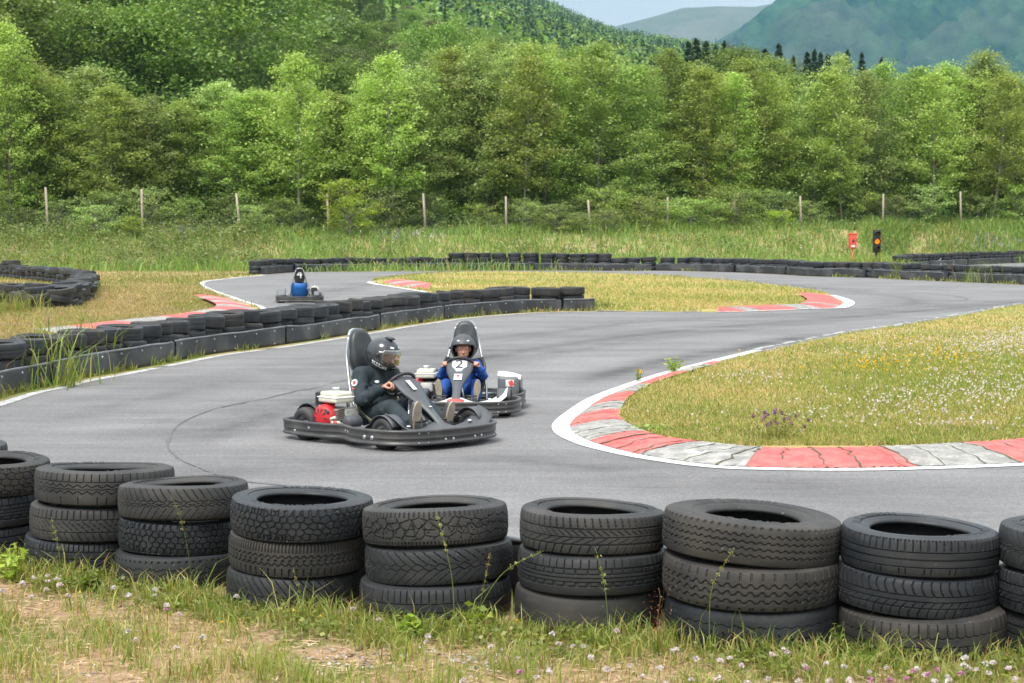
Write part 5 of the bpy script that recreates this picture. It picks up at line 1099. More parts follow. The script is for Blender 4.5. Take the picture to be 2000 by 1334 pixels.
gr_right = lambda px, py, P: .26 + .75 * np.exp(-((py - 745 - (1850 - px) * .02) / 58) ** 2) * smooth01((px - 1480) / 260) + .18 * pnoise(P[:, 0], P[:, 1], 1.2, 2) + .25 * (py > 850)
turf('grass', lambda P: inpoly(P, rpoly), (1190, 2080, 592, 885), 210000, .05, .42, 'dry and green grass of the island at the right', 31, gr_right)
mpoly = np.array([tuple(p) for p in poly[::2]])
gr_mid = lambda px, py, P: .28 + .35 * pnoise(P[:, 0], P[:, 1], .5, 5) + .3 * (px < 850)
turf('grass', lambda P: inpoly(P, mpoly) & offkerb(P, .62), (700, 1680, 528, 612), 90000, .018, .75, 'yellowish dry grass of the island in the middle', 32, gr_mid)
lpoly = np.array([tuple(p) for p in LISL[::2]] + [g2(-320, 540)])
inl = lambda P: inpoly(P, np.array([tuple(p) for p in LISL] + [(-40, 22), (-40, 80), (-9.9, 80)])) & (P[:, 1] < 80) & offkerb(P, .52)
gr_left = lambda px, py, P: .04 + .55 * np.exp(-((py - 548) / 9) ** 2) + .30 * pnoise(P[:, 0], P[:, 1], .6, 9) + .5 * np.exp(-((py - 610 + px * .05) / 14) ** 2) * (px < 60) + .2 * (px > 330)
turf('grass', inl, (-40, 520, 525.5, 672), 120000, .0, .75, 'dry and green infield grass at the left behind the kerb', 33, gr_left)
n = 3000; q = rg.rand(n); P = np.stack([np.interp(q, np.linspace(0, 1, len(WALL)), WALL[:, 0]), np.interp(q, np.linspace(0, 1, len(WALL)), WALL[:, 1])], 1) + normals2(WALL)[(q * (len(WALL) - 1)).astype(int)] * (SGN * rg.uniform(.75, .97, n))[:, None]
blades('grass', np.column_stack([P, np.full(n, .018)]), rg.gamma(2, .05, n), np.full(n, .012), .6, np.where(rg.rand(n) < .5, 2, 0), GM, 'grass growing behind the long tyre barrier', seed=12)
# edge tufts spilling onto the kerb and lines
for path, m, lab in ((RIN, 5000, 'ragged grass edge of the right island'), (MI[:int(len(MI) * .5)], 1600, 'ragged grass edge of the middle island')):
    i = rg.randint(0, len(path) - 1, m); j = rg.randn(m, 2) * .035; k = pnoise(i * .05, i * .03, 1.0, 2) > -.35; i = i[k]; j = j[k]
    blades('grass', np.column_stack([path[i] + j * .6, np.full(len(i), .03)]), rg.gamma(3, .011, len(i)) + .015, .006 + path[i][:, 1] * .0004, .8, np.where(rg.rand(len(i)) < .5, 2, np.where(rg.rand(len(i)) < .5, 0, 1)), GM, lab, seed=m)
# flowers of the right island
def scatter_flowers(name, zones, mats, r, seed, label, zz=(.05, .10)):
    rg = np.random.RandomState(seed); P = []
    for cx, cy, sx, sy, m in zones:
        for _ in range(m):
            p = G(cx + rg.randn() * sx, cy + rg.randn() * sy, 0)
            if not inpoly(np.array([[p.x, p.y]]), rpoly)[0]: continue
            P.append((p.x, p.y, .05 + rg.uniform(*zz)))
    P = np.array(P); V = []; n = len(P); u = rg.randn(n, 7, 3); u /= np.linalg.norm(u, axis=2, keepdims=True); C = (P[:, None, :] + u * r * .5).reshape(-1, 3); V, F = leafquads(C, r * 1.3, rg, 1, .8)
    tag(link(name, np_mesh(name, V, F, False, np.repeat(rg.randint(0, len(mats), n), 7)), None, mats), label, None, None, 'stuff')
scatter_flowers('clover_flowers', [(1930, 690, 60, 14, 420), (1975, 670, 40, 10, 200), (1800, 800, 110, 16, 230), (1950, 770, 70, 20, 230), (1870, 740, 100, 30, 160), (1760, 675, 90, 12, 120), (1690, 700, 60, 6, 60), (1480, 760, 60, 8, 70), (1700, 835, 160, 14, 90), (1880, 855, 60, 6, 40), (1500, 715, 90, 10, 30)], [M['petal_white']], .0125, 41, 'white clover flowers scattered over the right island')
scatter_flowers('yellow_flowers', [(1720, 735, 60, 9, 50), (1860, 722, 30, 6, 40), (1800, 725, 110, 16, 40), (1690, 750, 20, 4, 12), (1760, 690, 60, 6, 16)], [M['petal_yellow']], .014, 42, 'yellow flowers across the green part of the right island', (.10, .2))
# --- weedy bank below the fence
rg = np.random.RandomState(51); n = 125000; px = rg.uniform(-60, 2080, n); d = rg.uniform(75, 108, n); px[:24000] = rg.uniform(1680, 2080, 24000); d[:24000] = rg.uniform(94, 107, 24000); X = (px - 1000) / FPX * d; bs = bank_start(X); k = (d > bs - .4 - 2.2 * rg.rand(n) ** 2) & (d < fence_y(X) + 3)
k |= (X > 4) & (d > np.interp(X, FAR[:, 0], FAR[:, 1]) + .9) & (d < bs) & (X < 17.5); k |= (X >= 15.5) & (d > np.interp(X, FAR[:, 0], FAR[:, 1]) + 1.0) & (d < np.interp(X, FAR[:, 0], FAR[:, 1]) + 9); X, d, px = X[k], d[k], px[k]
z = hgt(X, d); g = .92 + .15 * pnoise(X, d, .35, 3); r = rg.rand(len(X)); mi = np.where(r < g, np.where(rg.rand(len(X)) < .8, 4, 0), np.where(rg.rand(len(X)) < .9, 2, 1)); h = rg.gamma(5, .075, len(X)) * (.8 + .4 * pnoise(X, d, .5, 8)) + .12
blades('tall_grass', np.stack([X, d, z], 1), np.clip(h, .1, .95), rg.uniform(.022, .05, len(X)), .5, mi, GM + [M['bank']], 'tall lush grass and weeds covering the bank below the fence', seed=52)
C = []
for _ in range(1300):
    px = rg.uniform(-60, 2060) if rg.rand() < .45 else rg.uniform(-60, 520); d = rg.uniform(76, 100); X = (px - 1000) / FPX * d
    if d < bank_start(X) + .2 or d > fence_y(X) + 1: continue
    hh = rg.uniform(.4, 1.25 if px < 480 else .8); m = 60; g = rg.randn(m, 3) * np.array([.32, .3, 0]) + np.array([X, d, float(hgt(X, d))]); g[:, 2] += rg.rand(m) ** .7 * hh * (1 - .5 * np.minimum(1, np.abs(g[:, 0] - X) / .8)); C.append(g)
V, F = leafquads(np.concatenate(C), .12, rg, .6); tag(link('bank_weeds', np_mesh('bank_weeds', V, F), None, M['bank2']), 'leafy weeds and low shrubs on the bank', 'weeds', None, 'stuff')
P = []; MI_ = []
for cx, cy, sx, sy, m, mt in ((780, 462, 40, 9, 60, 1), (360, 450, 22, 6, 40, 1), (820, 460, 30, 6, 26, 0), (604, 462, 16, 8, 14, 2), (1950, 470, 40, 8, 40, 1), (1200, 490, 300, 14, 30, 0), (1030, 478, 60, 12, 14, 0), (1820, 520, 60, 8, 10, 0)):
    for _ in range(m):
        x_, y_ = cx + rg.randn() * sx, cy + rg.randn() * sy; d = 84 + rg.uniform(-2, 3); X = (x_ - 1000) / FPX * d; P.append((X, d, CAMH + (HZ - y_) * d / FPX)); MI_.append(mt)
P = np.array(P); u = rg.randn(len(P), 6, 3) * np.array([.03, .03, .09]); V, F = leafquads((P[:, None] + u).reshape(-1, 3), .07, rg, 1, .7)
tag(link('wild_flowers', np_mesh('wild_flowers', V, F, False, np.repeat(MI_, 6)), None, [M['petal_white'], M['petal_lilac'], M['petal_yellow']]), 'lilac lupins, daisies and yellow flowers along the bank', 'flowers', None, 'stuff')

for px, dd in ((1664, 75.9), (1711, 75.9)):
    X = (px - 1000) / FPX * dd; n = 90; P = np.stack([X + rg.randn(n) * .28, dd + rg.randn(n) * .12, np.full(n, float(hgt(X, dd)))], 1)
    blades('grass_tuft', P, rg.uniform(.5, 1.0, n) * .85, rg.uniform(.03, .05, n), .4, np.where(rg.rand(n) < .25, 2, 0), GM, 'tall grass hiding the foot of the %s' % ('red box' if px < 1700 else 'traffic light'), None, px, 'grass tuft')
# ------------------------------------------------------------------ signal light and red box on the bank
def at_bank(px, d): X = (px - 1000) / FPX * d; return X, d, float(hgt(X, d))
x, y, z = at_bank(1711, 76.5); ztop = CAMH + (HZ - 449) * y / FPX; r = empty('traffic_light', (x, y, z), R(4)); tag(r, 'black traffic light with its orange lamp lit, standing in the grass at right', 'traffic light')
hz = ztop - z; b = MB(); b.box((0, 0, hz - .48), (.30, .20, .96), None, .02); b.build('housing', M['black_plastic'], r)
b = MB(); b.tube([(0, .05, -.2), (0, .05, hz - .9)], .045, 10); b.build('pole', M['black_plastic'], r)
for k, (zz, mt) in enumerate(((hz - .17, None), (hz - .49, 'lit'), (hz - .80, None))):
    b = MB(); b.lathe([(.0, -.115), (.06, -.120), (.10, -.105), (.115, -.09)], (0, 0, zz), 'Y', 20)
    if mt:
        lm = bpy.data.materials.new('lit_orange_lens'); lm.use_nodes = True; pp = lm.node_tree.nodes['Principled BSDF']; pp.inputs['Base Color'].default_value = (.9, .22, .01, 1); pp.inputs['Emission Color'].default_value = (1.0, .16, .0, 1); pp.inputs['Emission Strength'].default_value = .75
        b.build('lens', lm, r)['label'] = 'lit orange lens'
    else: b.build('lens', pmat('dark_lens', (.02, .02, .02), rough=.2), r)
    b = MB(); V = []; 
    for i in range(15):
        a = math.pi * (i / 14) ; V.append([(math.cos(a) * .135, -.10, zz + math.sin(a) * .135), (math.cos(a) * .135, -.10 - .20 * (.35 + .65 * math.sin(a)), zz + math.sin(a) * .135 - .02)])
    b.sheet(V, .008); b.build('visor', M['black_plastic'], r)
x, y, z = at_bank(1664, 76.5); zt = CAMH + (HZ - 455) * y / FPX; r = empty('signal_box', (x, y, z), R(6)); tag(r, 'red box with a black emblem on a short red post in the grass', 'box'); hz = zt - z
b = MB(); b.box((0, 0, hz - .34), (.31, .20, .66), None, .03); b.box((0, -.01, hz - .035), (.34, .23, .05), None, .015); b.build('housing', M['red_plastic'], r)
b = MB(); b.tube([(0, 0, -.2), (0, 0, hz - .66)], .025, 8); b.build('pole', M['red_plastic'], r)
b = MB(); b.lathe([(0, -.112), (.055, -.112), (.06, -.10)], (0.01, 0, hz - .33), 'Y', 16); b.box((0.01, -.108, hz - .33), (.03, .01, .16), (0, .3, 0)); b.build('emblem', M['ink'], r)
b = MB(); b.box((0, -.106, hz - .56), (.17, .008, .08)); b.build('sticker', M['white_plastic'], r)

# ------------------------------------------------------------------ go-karts
def bumper_loop():
    half = [(.86, .0), (.855, .16), (.83, .32), (.77, .46), (.67, .555), (.54, .60), (.38, .615), (.24, .60), (.14, .555), (.06, .525), (-.02, .535), (-.10, .575), (-.22, .60), (-.40, .605), (-.58, .60), (-.68, .57), (-.735, .50), (-.75, .38), (-.755, .2)]
    half = [(x * .965, y * .975) for x, y in half]; pts = half + [(-.73, 0)] + [(x, -y) for x, y in half[::-1][:-1]]
    return cr_path(pts, .035, True)
def make_kart(label, loc, rz, sc=1.0, style='dark', number=None, headnum=None):
    root = empty('go_kart', loc, rz, sc); tag(root, label, 'go-kart')
    white = style in ('white', 'blue')
    WH = M['white_plastic'] if style == 'white' else M['grey_plastic2']
    # bumper: ribbed plastic rail all round
    Lp = bumper_loop(); Nn = -normals2(Lp, True); n = len(Lp)
    c0 = Lp.mean(0)
    if ((Lp[0] - c0) @ Nn[0]) < 0: Nn = -Nn
    sec = [(-.012, .205), (.012, .214), (.026, .206), (.029, .192), (.024, .180), (.021, .168), (.020, .140), (.0225, .131), (.024, .122), (.018, .112), (.016, .095), (.018, .082), (.026, .074), (.030, .058), (.020, .048), (-.004, .046), (-.010, .060), (-.006, .1), (-.006, .17)]
    V = []; F = []; m = len(sec)
    for i in range(n):
        for o, z in sec: V.append((Lp[i][0] + Nn[i][0] * o, Lp[i][1] + Nn[i][1] * o, .046 + (z - .046) * .74))
    for i in range(n):
        for q in range(m): F.append([i * m + q, i * m + (q + 1) % m, ((i + 1) % n) * m + (q + 1) % m, ((i + 1) % n) * m + q])
    b = MB(); b.add(V, F); bp = b.build('bumper', M['bumper'], root)
    b = MB(); s = arclen(Lp)
    def near(x, y): return int(np.argmin(np.hypot(Lp[:, 0] - x, Lp[:, 1] - y)))
    for x, y, z in ((.78, .42, .185), (.78, .42, .07), (.80, -.40, .185), (.80, -.40, .07), (.40, -.6, .125), (.40, .6, .125), (.84, .15, .10), (.84, -.15, .10), (.10, -.55, .15), (-.3, -.6, .15), (-.5, -.6, .1)):
        i = near(x, y)
        for dd in ((0, 2) if abs(y) < .58 or x == .40 else (0,)):
            j = (i + dd) % n; p = Lp[j] + Nn[j] * .018; r_ = .020 if z == .125 else .013
            z_ = .046 + (z - .046) * .74; b.ell((p[0], p[1], z_ - .003), (r_ * (.4 + .6 * abs(Nn[j][1])), r_ * (.4 + .6 * abs(Nn[j][0])), r_), n=5)
    b.build('bolt', M['galv'], bp)
    # frame, floor, axle
    b = MB()
    for sy in (-1, 1):
        b.tube([(-.66, .30 * sy, .09), (-.3, .32 * sy, .075), (.25, .30 * sy, .075), (.60, .22 * sy, .075), (.80, .20 * sy, .10)], .016, 8)
        b.tube([(.50, .30 * sy, .09), (.50, .42 * sy, .13)], .014, 8)
    for x in (-.64, -.2, .3, .7): b.tube([(x, -.32, .08), (x, .32, .08)], .014, 8)
    b.tube([(-.70, -.5, .13), (-.70, .5, .13)], .014, 8); b.tube([(.05, -.32, .1), (.05, -.53, .13)], .012, 6); b.tube([(.05, .32, .1), (.05, .53, .13)], .012, 6)
    b.build('chassis_frame', M['grey_plastic'], root)
    b = MB(); b.box((.28, 0, .062), (.82, .56, .006)); b.build('floor_pan', M['alu'], root)
    b = MB(); b.tube([(-.45, -.52, .13), (-.45, .52, .13)], .019, 12); b.build('rear_axle', M['galv'], root)
    # wheels
    for x, y, r_, w_ in ((-.45, -.47, .135, .17), (-.45, .47, .135, .17), (.50, -.47, .125, .12), (.50, .47, .125, .12)):
        sgn_ = 1 if y > 0 else -1
        b = MB(); b.lathe([(.0, .04 * sgn_), (.03, .045 * sgn_), (.035, .02 * sgn_), (.055, .012 * sgn_), (.062, w_ * .42 * sgn_), (.070, w_ * .44 * sgn_), (.072, w_ * .40 * sgn_)], (x, y, r_), 'Y', 28)
        b.lathe([(.072, -w_ * .42), (.068, -w_ * .44), (.060, 0), (.068, w_ * .40)], (x, y, r_), 'Y', 28)
        for k in range(4): a = k * math.pi / 2 + .4; b.ell((x + math.cos(a) * .028, y + .045 * sgn_, r_ + math.sin(a) * .028), .006, n=4)
        wh = b.build('wheel', M['chrome'], root)
        b = MB(); pr = [(.066, -w_ * .42), (.075, -w_ * .50), (r_ * .8, -w_ * .52), (r_ * .95, -w_ * .46), (r_ * .995, -w_ * .36), (r_, -w_ * .1), (r_, w_ * .1), (r_ * .995, w_ * .36), (r_ * .95, w_ * .46), (r_ * .8, w_ * .52), (.075, w_ * .50), (.066, w_ * .42)]
        b.lathe(pr, (x, y, r_), 'Y', 40); b.build('tyre', M['rubber'][1], wh)
    # seat: moulded bucket
    G_ = []
    ts = [(.20, .085), (.10, .075), (-.02, .08), (-.14, .10), (-.22, .16), (-.27, .26), (-.31, .38), (-.345, .50)]
    for k, (x, z) in enumerate(ts):
        row = []; wv = (.15, .18, .19, .20, .205, .21, .205, .18)[k]; up_ = (.04, .07, .11, .15, .15, .11, .08, .03)[k]; fwd = (0, 0, 0, .02, .07, .11, .11, .07)[k]
        for j in range(13):
            t = -1 + j / 6; e = abs(t) ** 3; row.append((x + fwd * e, wv * t * (1 + .05 * e), z + up_ * e))
        G_.append(row)
    b = MB(); b.sheet([r_[::-1] for r_ in G_], .012); b.build('seat', M['khaki'] if style == 'dark' else (M['blue_plastic'] if headnum else M['black_plastic']), root)
    # headrest: padded tall shield with a pale edge, on a bent silver tube
    def shield(x, th, s_, name, mat, par):
        pts = []
        for k in range(34):
            a = 2 * math.pi * k / 34; cy, cz = math.cos(a), math.sin(a)
            yy = .125 * s_ * math.copysign(abs(cy) ** .75, cy) * (1.08 if cz < 0 else .96 - .10 * cz); zz = .185 * s_ * math.copysign(abs(cz) ** .8, cz); pts.append((yy, zz))
        b = MB(); V = []; F = []; K = len(pts); lay = [(-th, .90), (-th * .8, .98), (0, 1.0), (th * .6, .96), (th * .95, .80), (th * 1.1, .45)]
        for dx, f in lay:
            for yy, zz in pts: V.append((x + dx - zz * .18, yy * f, .705 + zz * f))
        for i in range(len(lay) - 1):
            for k in range(K): F.append([i * K + k, i * K + (k + 1) % K, (i + 1) * K + (k + 1) % K, (i + 1) * K + k])
        F.append(list(range(K))[::-1]); F.append([(len(lay) - 1) * K + k for k in range(K)])
        b.add(V, F); return b.build(name, mat, par)
    hr = shield(-.345, .035, 1.0, 'headrest', M['leather'], root); shield(-.372, .012, 1.045, 'backing', M['grey_plastic2'] if headnum is None else M['black_plastic'], hr)
    b = MB()
    for sy in (-1, 1):
        b.tube([tuple(p) for p in cr_path([(-.40, .10 * sy, .83), (-.385, .135 * sy, .69), (-.35, .155 * sy, .60), (-.26, .20 * sy, .40), (-.14, .235 * sy, .20), (-.10, .24 * sy, .09)], .03)], .0125, 8)
    b.tube([tuple(p) for p in cr_path([(-.40, -.10, .83), (-.425, -.06, .875), (-.43, 0, .885), (-.425, .06, .875), (-.40, .10, .83)], .03)], .0125, 8)
    b.build('headrest_frame', M['galv'], root)
    b = MB()
    b.tube([tuple(p) for p in cr_path([(-.42, -.20, .37), (-.30, -.22, .375), (-.24, -.25, .33), (-.10, -.32, .10)], .03)], .014, 8); b.build('guard_rail', M['chrome'], root)
    if headnum:
        Mx = Matrix.Translation((-.395, 0, .725)) @ Matrix(((0, 0, -1, 0), (-1, 0, 0, 0), (0, 1, 0, 0), (0, 0, 0, 1)))
        text_mesh('number', headnum, .30, M['white_plastic'], hr, Mx, .004)
    # engine on the right hand side behind the seat
    ex, ey = -.225, -.385
    b = MB(); b.box((ex, ey + .03, .195), (.22, .20, .16), None, .02); b.box((ex + .02, ey, .10), (.30, .24, .02)); b.box((ex + .14, ey + .02, .22), (.10, .14, .10), (0, -.3, 0), .015)
    for k in range(6): b.box((ex + .12, ey, .18 + k * .017), (.11, .15, .006), (0, -.3, 0))
    b.tube([(ex + .17, ey - .04, .20), (ex + .2, ey - .08, .16), (ex + .12, ey - .11, .13)], .018, 8)
    en = b.build('engine', M['alu'], root)
    b = MB(); rc_ = (ex - .03, ey - .085, .195)
    b.lathe([(.0, -.055), (.05, -.058), (.085, -.05), (.105, -.03), (.112, .0), (.118, .05)], rc_, 'Y', 28)
    b.box((rc_[0] + .0, rc_[1] + .02, rc_[2] - .085), (.19, .08, .06), None, .015)
    b.build('recoil_cover', M['red_metal'], en)
    b = MB()
    for k in range(10): a = k * math.pi / 5; b.box((rc_[0] + math.cos(a) * .062, rc_[1] - .056, rc_[2] + math.sin(a) * .062), (.035, .006, .010), (0, -a, 0))
    b.box((rc_[0] + .075, rc_[1] - .045, rc_[2] + .06), (.05, .02, .02), (0, .5, 0), .004); b.build('cooling_slots', M['ink'], en)
    b = MB(); b.box((ex + .01, ey, .345), (.235, .20, .055), None, .018); b.box((ex + .01, ey, .385), (.215, .18, .045), None, .02); tk = b.build('fuel_tank', M['cream'], en)
    b = MB(); b.box((ex + .01, ey, .362), (.245, .21, .008), None, .003); b.build('tank_seam', M['white_plastic'], tk)
    b = MB(); b.lathe([(.0, .040), (.034, .038), (.040, .030), (.040, .004), (.03, .0)], (ex + .01, ey, .403), 'Z', 20); b.build('fuel_cap', M['chrome'], tk)
    b = MB(); b.box((ex - .155, ey + .02, .335), (.095, .15, .12), None, .015); b.box((ex - .16, ey + .02, .25), (.06, .10, .06), None, .01); b.build('air_filter', M['black_plastic'], en)
    b = MB(); b.box((ex - .145, ey - .03, .19), (.03, .09, .10), None, .006); b.tube([(ex - .13, ey - .06, .29), (ex - .13, ey - .075, .20), (ex - .10, ey - .08, .15)], .007, 6); b.ell((ex - .13, ey - .08, .235), .014, n=5); b.ell((ex - .125, ey - .085, .16), .012, n=5); b.build('throttle_linkage', M['galv'], en)
    b = MB(); b.lathe([(0, -.075), (.04, -.075), (.052, -.06), (.052, .06), (.04, .075), (0, .075)], (ex + .235, ey - .02, .175), 'Y', 20); b.build('muffler', M['grey_plastic'], en)
    b = MB(); b.box((ex + .13, ey - .105, .145), (.08, .05, .07), None, .012); b.tube([(ex + .08, ey - .11, .15), (ex + .09, ey - .12, .20), (ex + .14, ey - .12, .21)], .012, 8); b.build('carburettor_cover', M['cream'], en)
    b = MB(); b.box((ex + .155, ey - .135, .165), (.045, .012, .035), None, .005); b.build('switch', M['red_plastic'], en)
    # wheel fenders at the rear
    G_ = []
    for k in range(12):
        a = R(20 + k * 13); G_.append([(-.45 + math.cos(a) * .165, -.50 + j * .035, .135 + math.sin(a) * .160) for j in range(5)])
    b = MB(); b.sheet(G_, .007); b.build('rear_fender', M['ink'] if style == 'dark' else WH, root)
    if white:
        G_ = []
        for k in range(14):
            a = R(58 + k * 8); G_.append([(-.36 + math.cos(a) * .22, .34 + j * .06, .10 + math.sin(a) * .27 * (1 - .04 * j * j / 4)) for j in range(5)])
        b = MB(); b.sheet(G_, .007); fd = b.build('rear_fender', WH, root)
        b = MB(); b.box((-.30, .45, .21), (.20, .21, .24), None, .03); b.build('battery_box', M['grey_plastic2'], root)
        b = MB(); b.box((-.197, .47, .265), (.004, .085, .07), (0, 0, 0), .0015); b.build('sticker', M['white_plastic'], root)
        b = MB(); b.box((-.194, .485, .265), (.004, .045, .055), (.4, 0, 0)); b.build('sticker', M['red_plastic'], root)
    # side pods and nose
    for sy in (-1, 1):
        G_ = []
        for k, (x, wi, h_) in enumerate(((-.04, .04, .10), (.06, .09, .135), (.18, .11, .15), (.30, .12, .18), (.40, .13, .235), (.48, .135, .262), (.56, .13, .25), (.63, .12, .20), (.69, .10, .15))):
            row = []
            for j in range(9):
                t = -1 + j / 4; row.append((x, (.44 + wi * t * .9) * sy, .075 + (h_ - .075) * (1 - abs(t) ** 3.2 * .55)))
            G_.append(row if sy > 0 else row[::-1])
        if k >= 0:
            b = MB(); b.sheet([r_[::-1] for r_ in G_[:4]] if False else [r_[::-1] for r_ in G_[:4]], .006); sp_ = b.build('side_pod', M['grey_plastic'], root)
        if white:
            b = MB(); b.box((.20, .45 * sy, .158), (.16, .07, .008), (0, -.08, .25 * sy), .003); b.build('sticker', M['white_plastic'], sp_); b = MB(); b.box((.21, .46 * sy, .164), (.07, .05, .006), (0, -.08, -.3 * sy), .002); b.build('sticker', M['red_plastic'], sp_)
        b = MB(); G2 = []
        for k in range(9):
            a = R(25 + k * 16); G2.append([(.50 + math.cos(a) * .150, (.40 + j * .033) * sy, .125 + math.sin(a) * .142) for j in range(5)])
        b.sheet(G2 if sy > 0 else [g[::-1] for g in G2], .006)
        b.build('front_fender', M['grey_plastic'], root)
    # nose cone body: low, wide, ends turned up
    G_ = []
    for i in range(9):
        u = i / 8; row = []
        for j in range(25):
            t = -1 + j / 12; e = abs(t); xf = .815 - .12 * t * t; xr = .52 + .06 * (1 - e) ; x = xr + (xf - xr) * u
            z = .15 - .045 * u * u + .012 * math.cos(t * 9) * (1 - u) + .13 * max(0, (e - .62) / .38) ** 1.6 * (1.15 - .3 * u) + .035 * math.exp(-(t / .28) ** 2) * (1 - u)
            row.append((x, .50 * t, z))
        G_.append(row)
    b = MB(); b.sheet(G_, .008); nose = b.build('nose_cone', M['grey_plastic'] if not white else M['white_plastic'], root)
    if white:
        for (y0, y1, mt) in ((-.09, .09, 'red_plastic'), (.15, .26, 'red_plastic'), (-.26, -.15, 'red_plastic')):
            g = []
            for i in range(2, 8):
                src = G_[i]; g.append([(x, y + (.05 * (i - 4) / 4) * (1 if y0 > 0 else -1 if y1 < 0 else 0), z + .0035) for (x, y, z) in [src[k] for k in range(25) if y0 - .03 <= .5 * (-1 + k / 12) <= y1 + .03]])
            b = MB(); b.sheet(g, .002); b.build('stripe', M[mt], nose)
    b = MB()
    for y in (-.33, .33): b.ell((.60, y, .178), (.018, .018, .007), n=6)
    b.build('cap', M['white_plastic'], nose)
    # steering panel (tall, narrow waist) with its plate
    prof = [(.165, .525, .080), (.19, .527, .115), (.225, .51, .130), (.28, .47, .132), (.34, .42, .118), (.40, .37, .085), (.46, .325, .058), (.52, .28, .046), (.58, .235, .042), (.64, .19, .048), (.69, .155, .066), (.72, .135, .070), (.74, .12, .045)]
    pc = cr_path([(x, z, w_) for x, z, w_ in prof], .03)
    G_ = []
    for x, z, w_ in pc:
        G_.append([(x - .030 * (t / 1) ** 2 * (w_ / .1), w_ * t, z - .022 * abs(t) ** 2.2) for t in [-1 + j / 6 for j in range(13)]])
    b = MB(); b.sheet(G_, .012); fp = b.build('front_panel', M['grey_plastic'], root)
    if number:
        g = [[(x + .004, y * .80, z + .006) for x, y, z in row] for row in G_[3:9]]
        for i, row in enumerate(g): g[i] = [(x, y * (1 if i < 4 else 1 - .25 * (i - 3)), z) for x, y, z in row]
        b = MB(); b.sheet(g, .002); b.build('number_plate', M['white_plastic'], fp)
        a0 = Vector(G_[4][6]); a1 = Vector(G_[8][6]); dn = (a1 - a0).normalized(); nn = Vector((0, -1, 0)).cross(dn); nn = nn if nn.z > 0 else -nn
        # text: x axis = +y of the kart as seen from the front, y axis = up the panel
        xa = Vector((0, 1, 0)); ya = -dn; za = xa.cross(ya); Mt = Matrix.Translation(a0.lerp(a1, .32) + nn * .013) @ Matrix((xa, ya, za)).transposed().to_4x4()
        text_mesh('number', number, .17, M['ink'], fp, Mt, .002)
        c1 = Vector(G_[10][6]) + nn * .008; b = MB(); b.box(c1, (.085, .08, .003), (0, math.atan2(-dn.z, dn.x), 0), .001); b.build('sticker', M['white_plastic'], fp)
        b = MB(); b.box(c1 + nn * .003 + Vector((-.01, 0, .01)), (.03, .03, .003), (0, math.atan2(-dn.z, dn.x), .6), .001); b.build('sticker', M['red_plastic'], fp)
    else:
        c1 = Vector(pc[6][:1].tolist() + [0, 0]); a0 = Vector((.245, 0, .508)); b = MB(); dn = Vector((.41 - .24, 0, .36 - .50)).normalized()
        b.box((.30, -.03, .468), (.11, .045, .003), (0, math.atan2(-dn.z, dn.x), .12), .001); b.build('number_plate', M['white_plastic'], fp)
        b = MB(); b.ell((.50, -.005, .304), (.014, .014, .006), n=5); b.build('cap', M['white_plastic'], fp)
    # steering wheel and column
    b = MB(); cx, cz = .125, .455; tl = R(52); pts = []
    for k in range(36):
        a = 2 * math.pi * k / 36; rr = .135 * (1 - .12 * max(0, -math.sin(a)) ** 3); yy = rr * 1.05 * math.cos(a); u = rr * .92 * math.sin(a); pts.append((cx + u * math.cos(tl), yy, cz + u * math.sin(tl)))
    b.tube(pts, .0135, 10, closed=True)
    for a in (0.0, math.pi, -math.pi / 2): b.tube([(cx + .02, 0, cz - .015), (cx + .12 * math.sin(a) * math.cos(tl), .13 * math.cos(a), cz + .12 * math.sin(a) * math.sin(tl))], .009, 6)
    b.ell((cx + .02, 0, cz - .015), .03, n=8); b.build('steering_wheel', M['black_plastic'], root)
    b = MB(); b.tube([(cx + .02, 0, cz - .015), (.50, 0, .12)], .012, 8); b.tube([(.30, .07, .08), (.24, 0, .34)], .010, 8); b.tube([(.30, -.07, .08), (.24, 0, .34)], .010, 8); b.build('steering_column', M['chrome'], root)
    # pedals
    for sy in (-1, 1):
        b = MB(); b.tube([(.56, .15 * sy, .07), (.545, .15 * sy, .20)], .008, 6); b.tube([(.545, .09 * sy, .20), (.545, .20 * sy, .20)], .008, 6); b.box((.55, .15 * sy, .15), (.012, .10, .07), (0, -.15, 0), .004); b.build('pedal', M['black_plastic'], root)
    b = MB()
    for sy in (-1, 1): b.tube([(.48, .12 * sy, .10), (.50, .40 * sy, .12)], .008, 6)
    b.build('tie_rod', M['galv'], root)
    return root

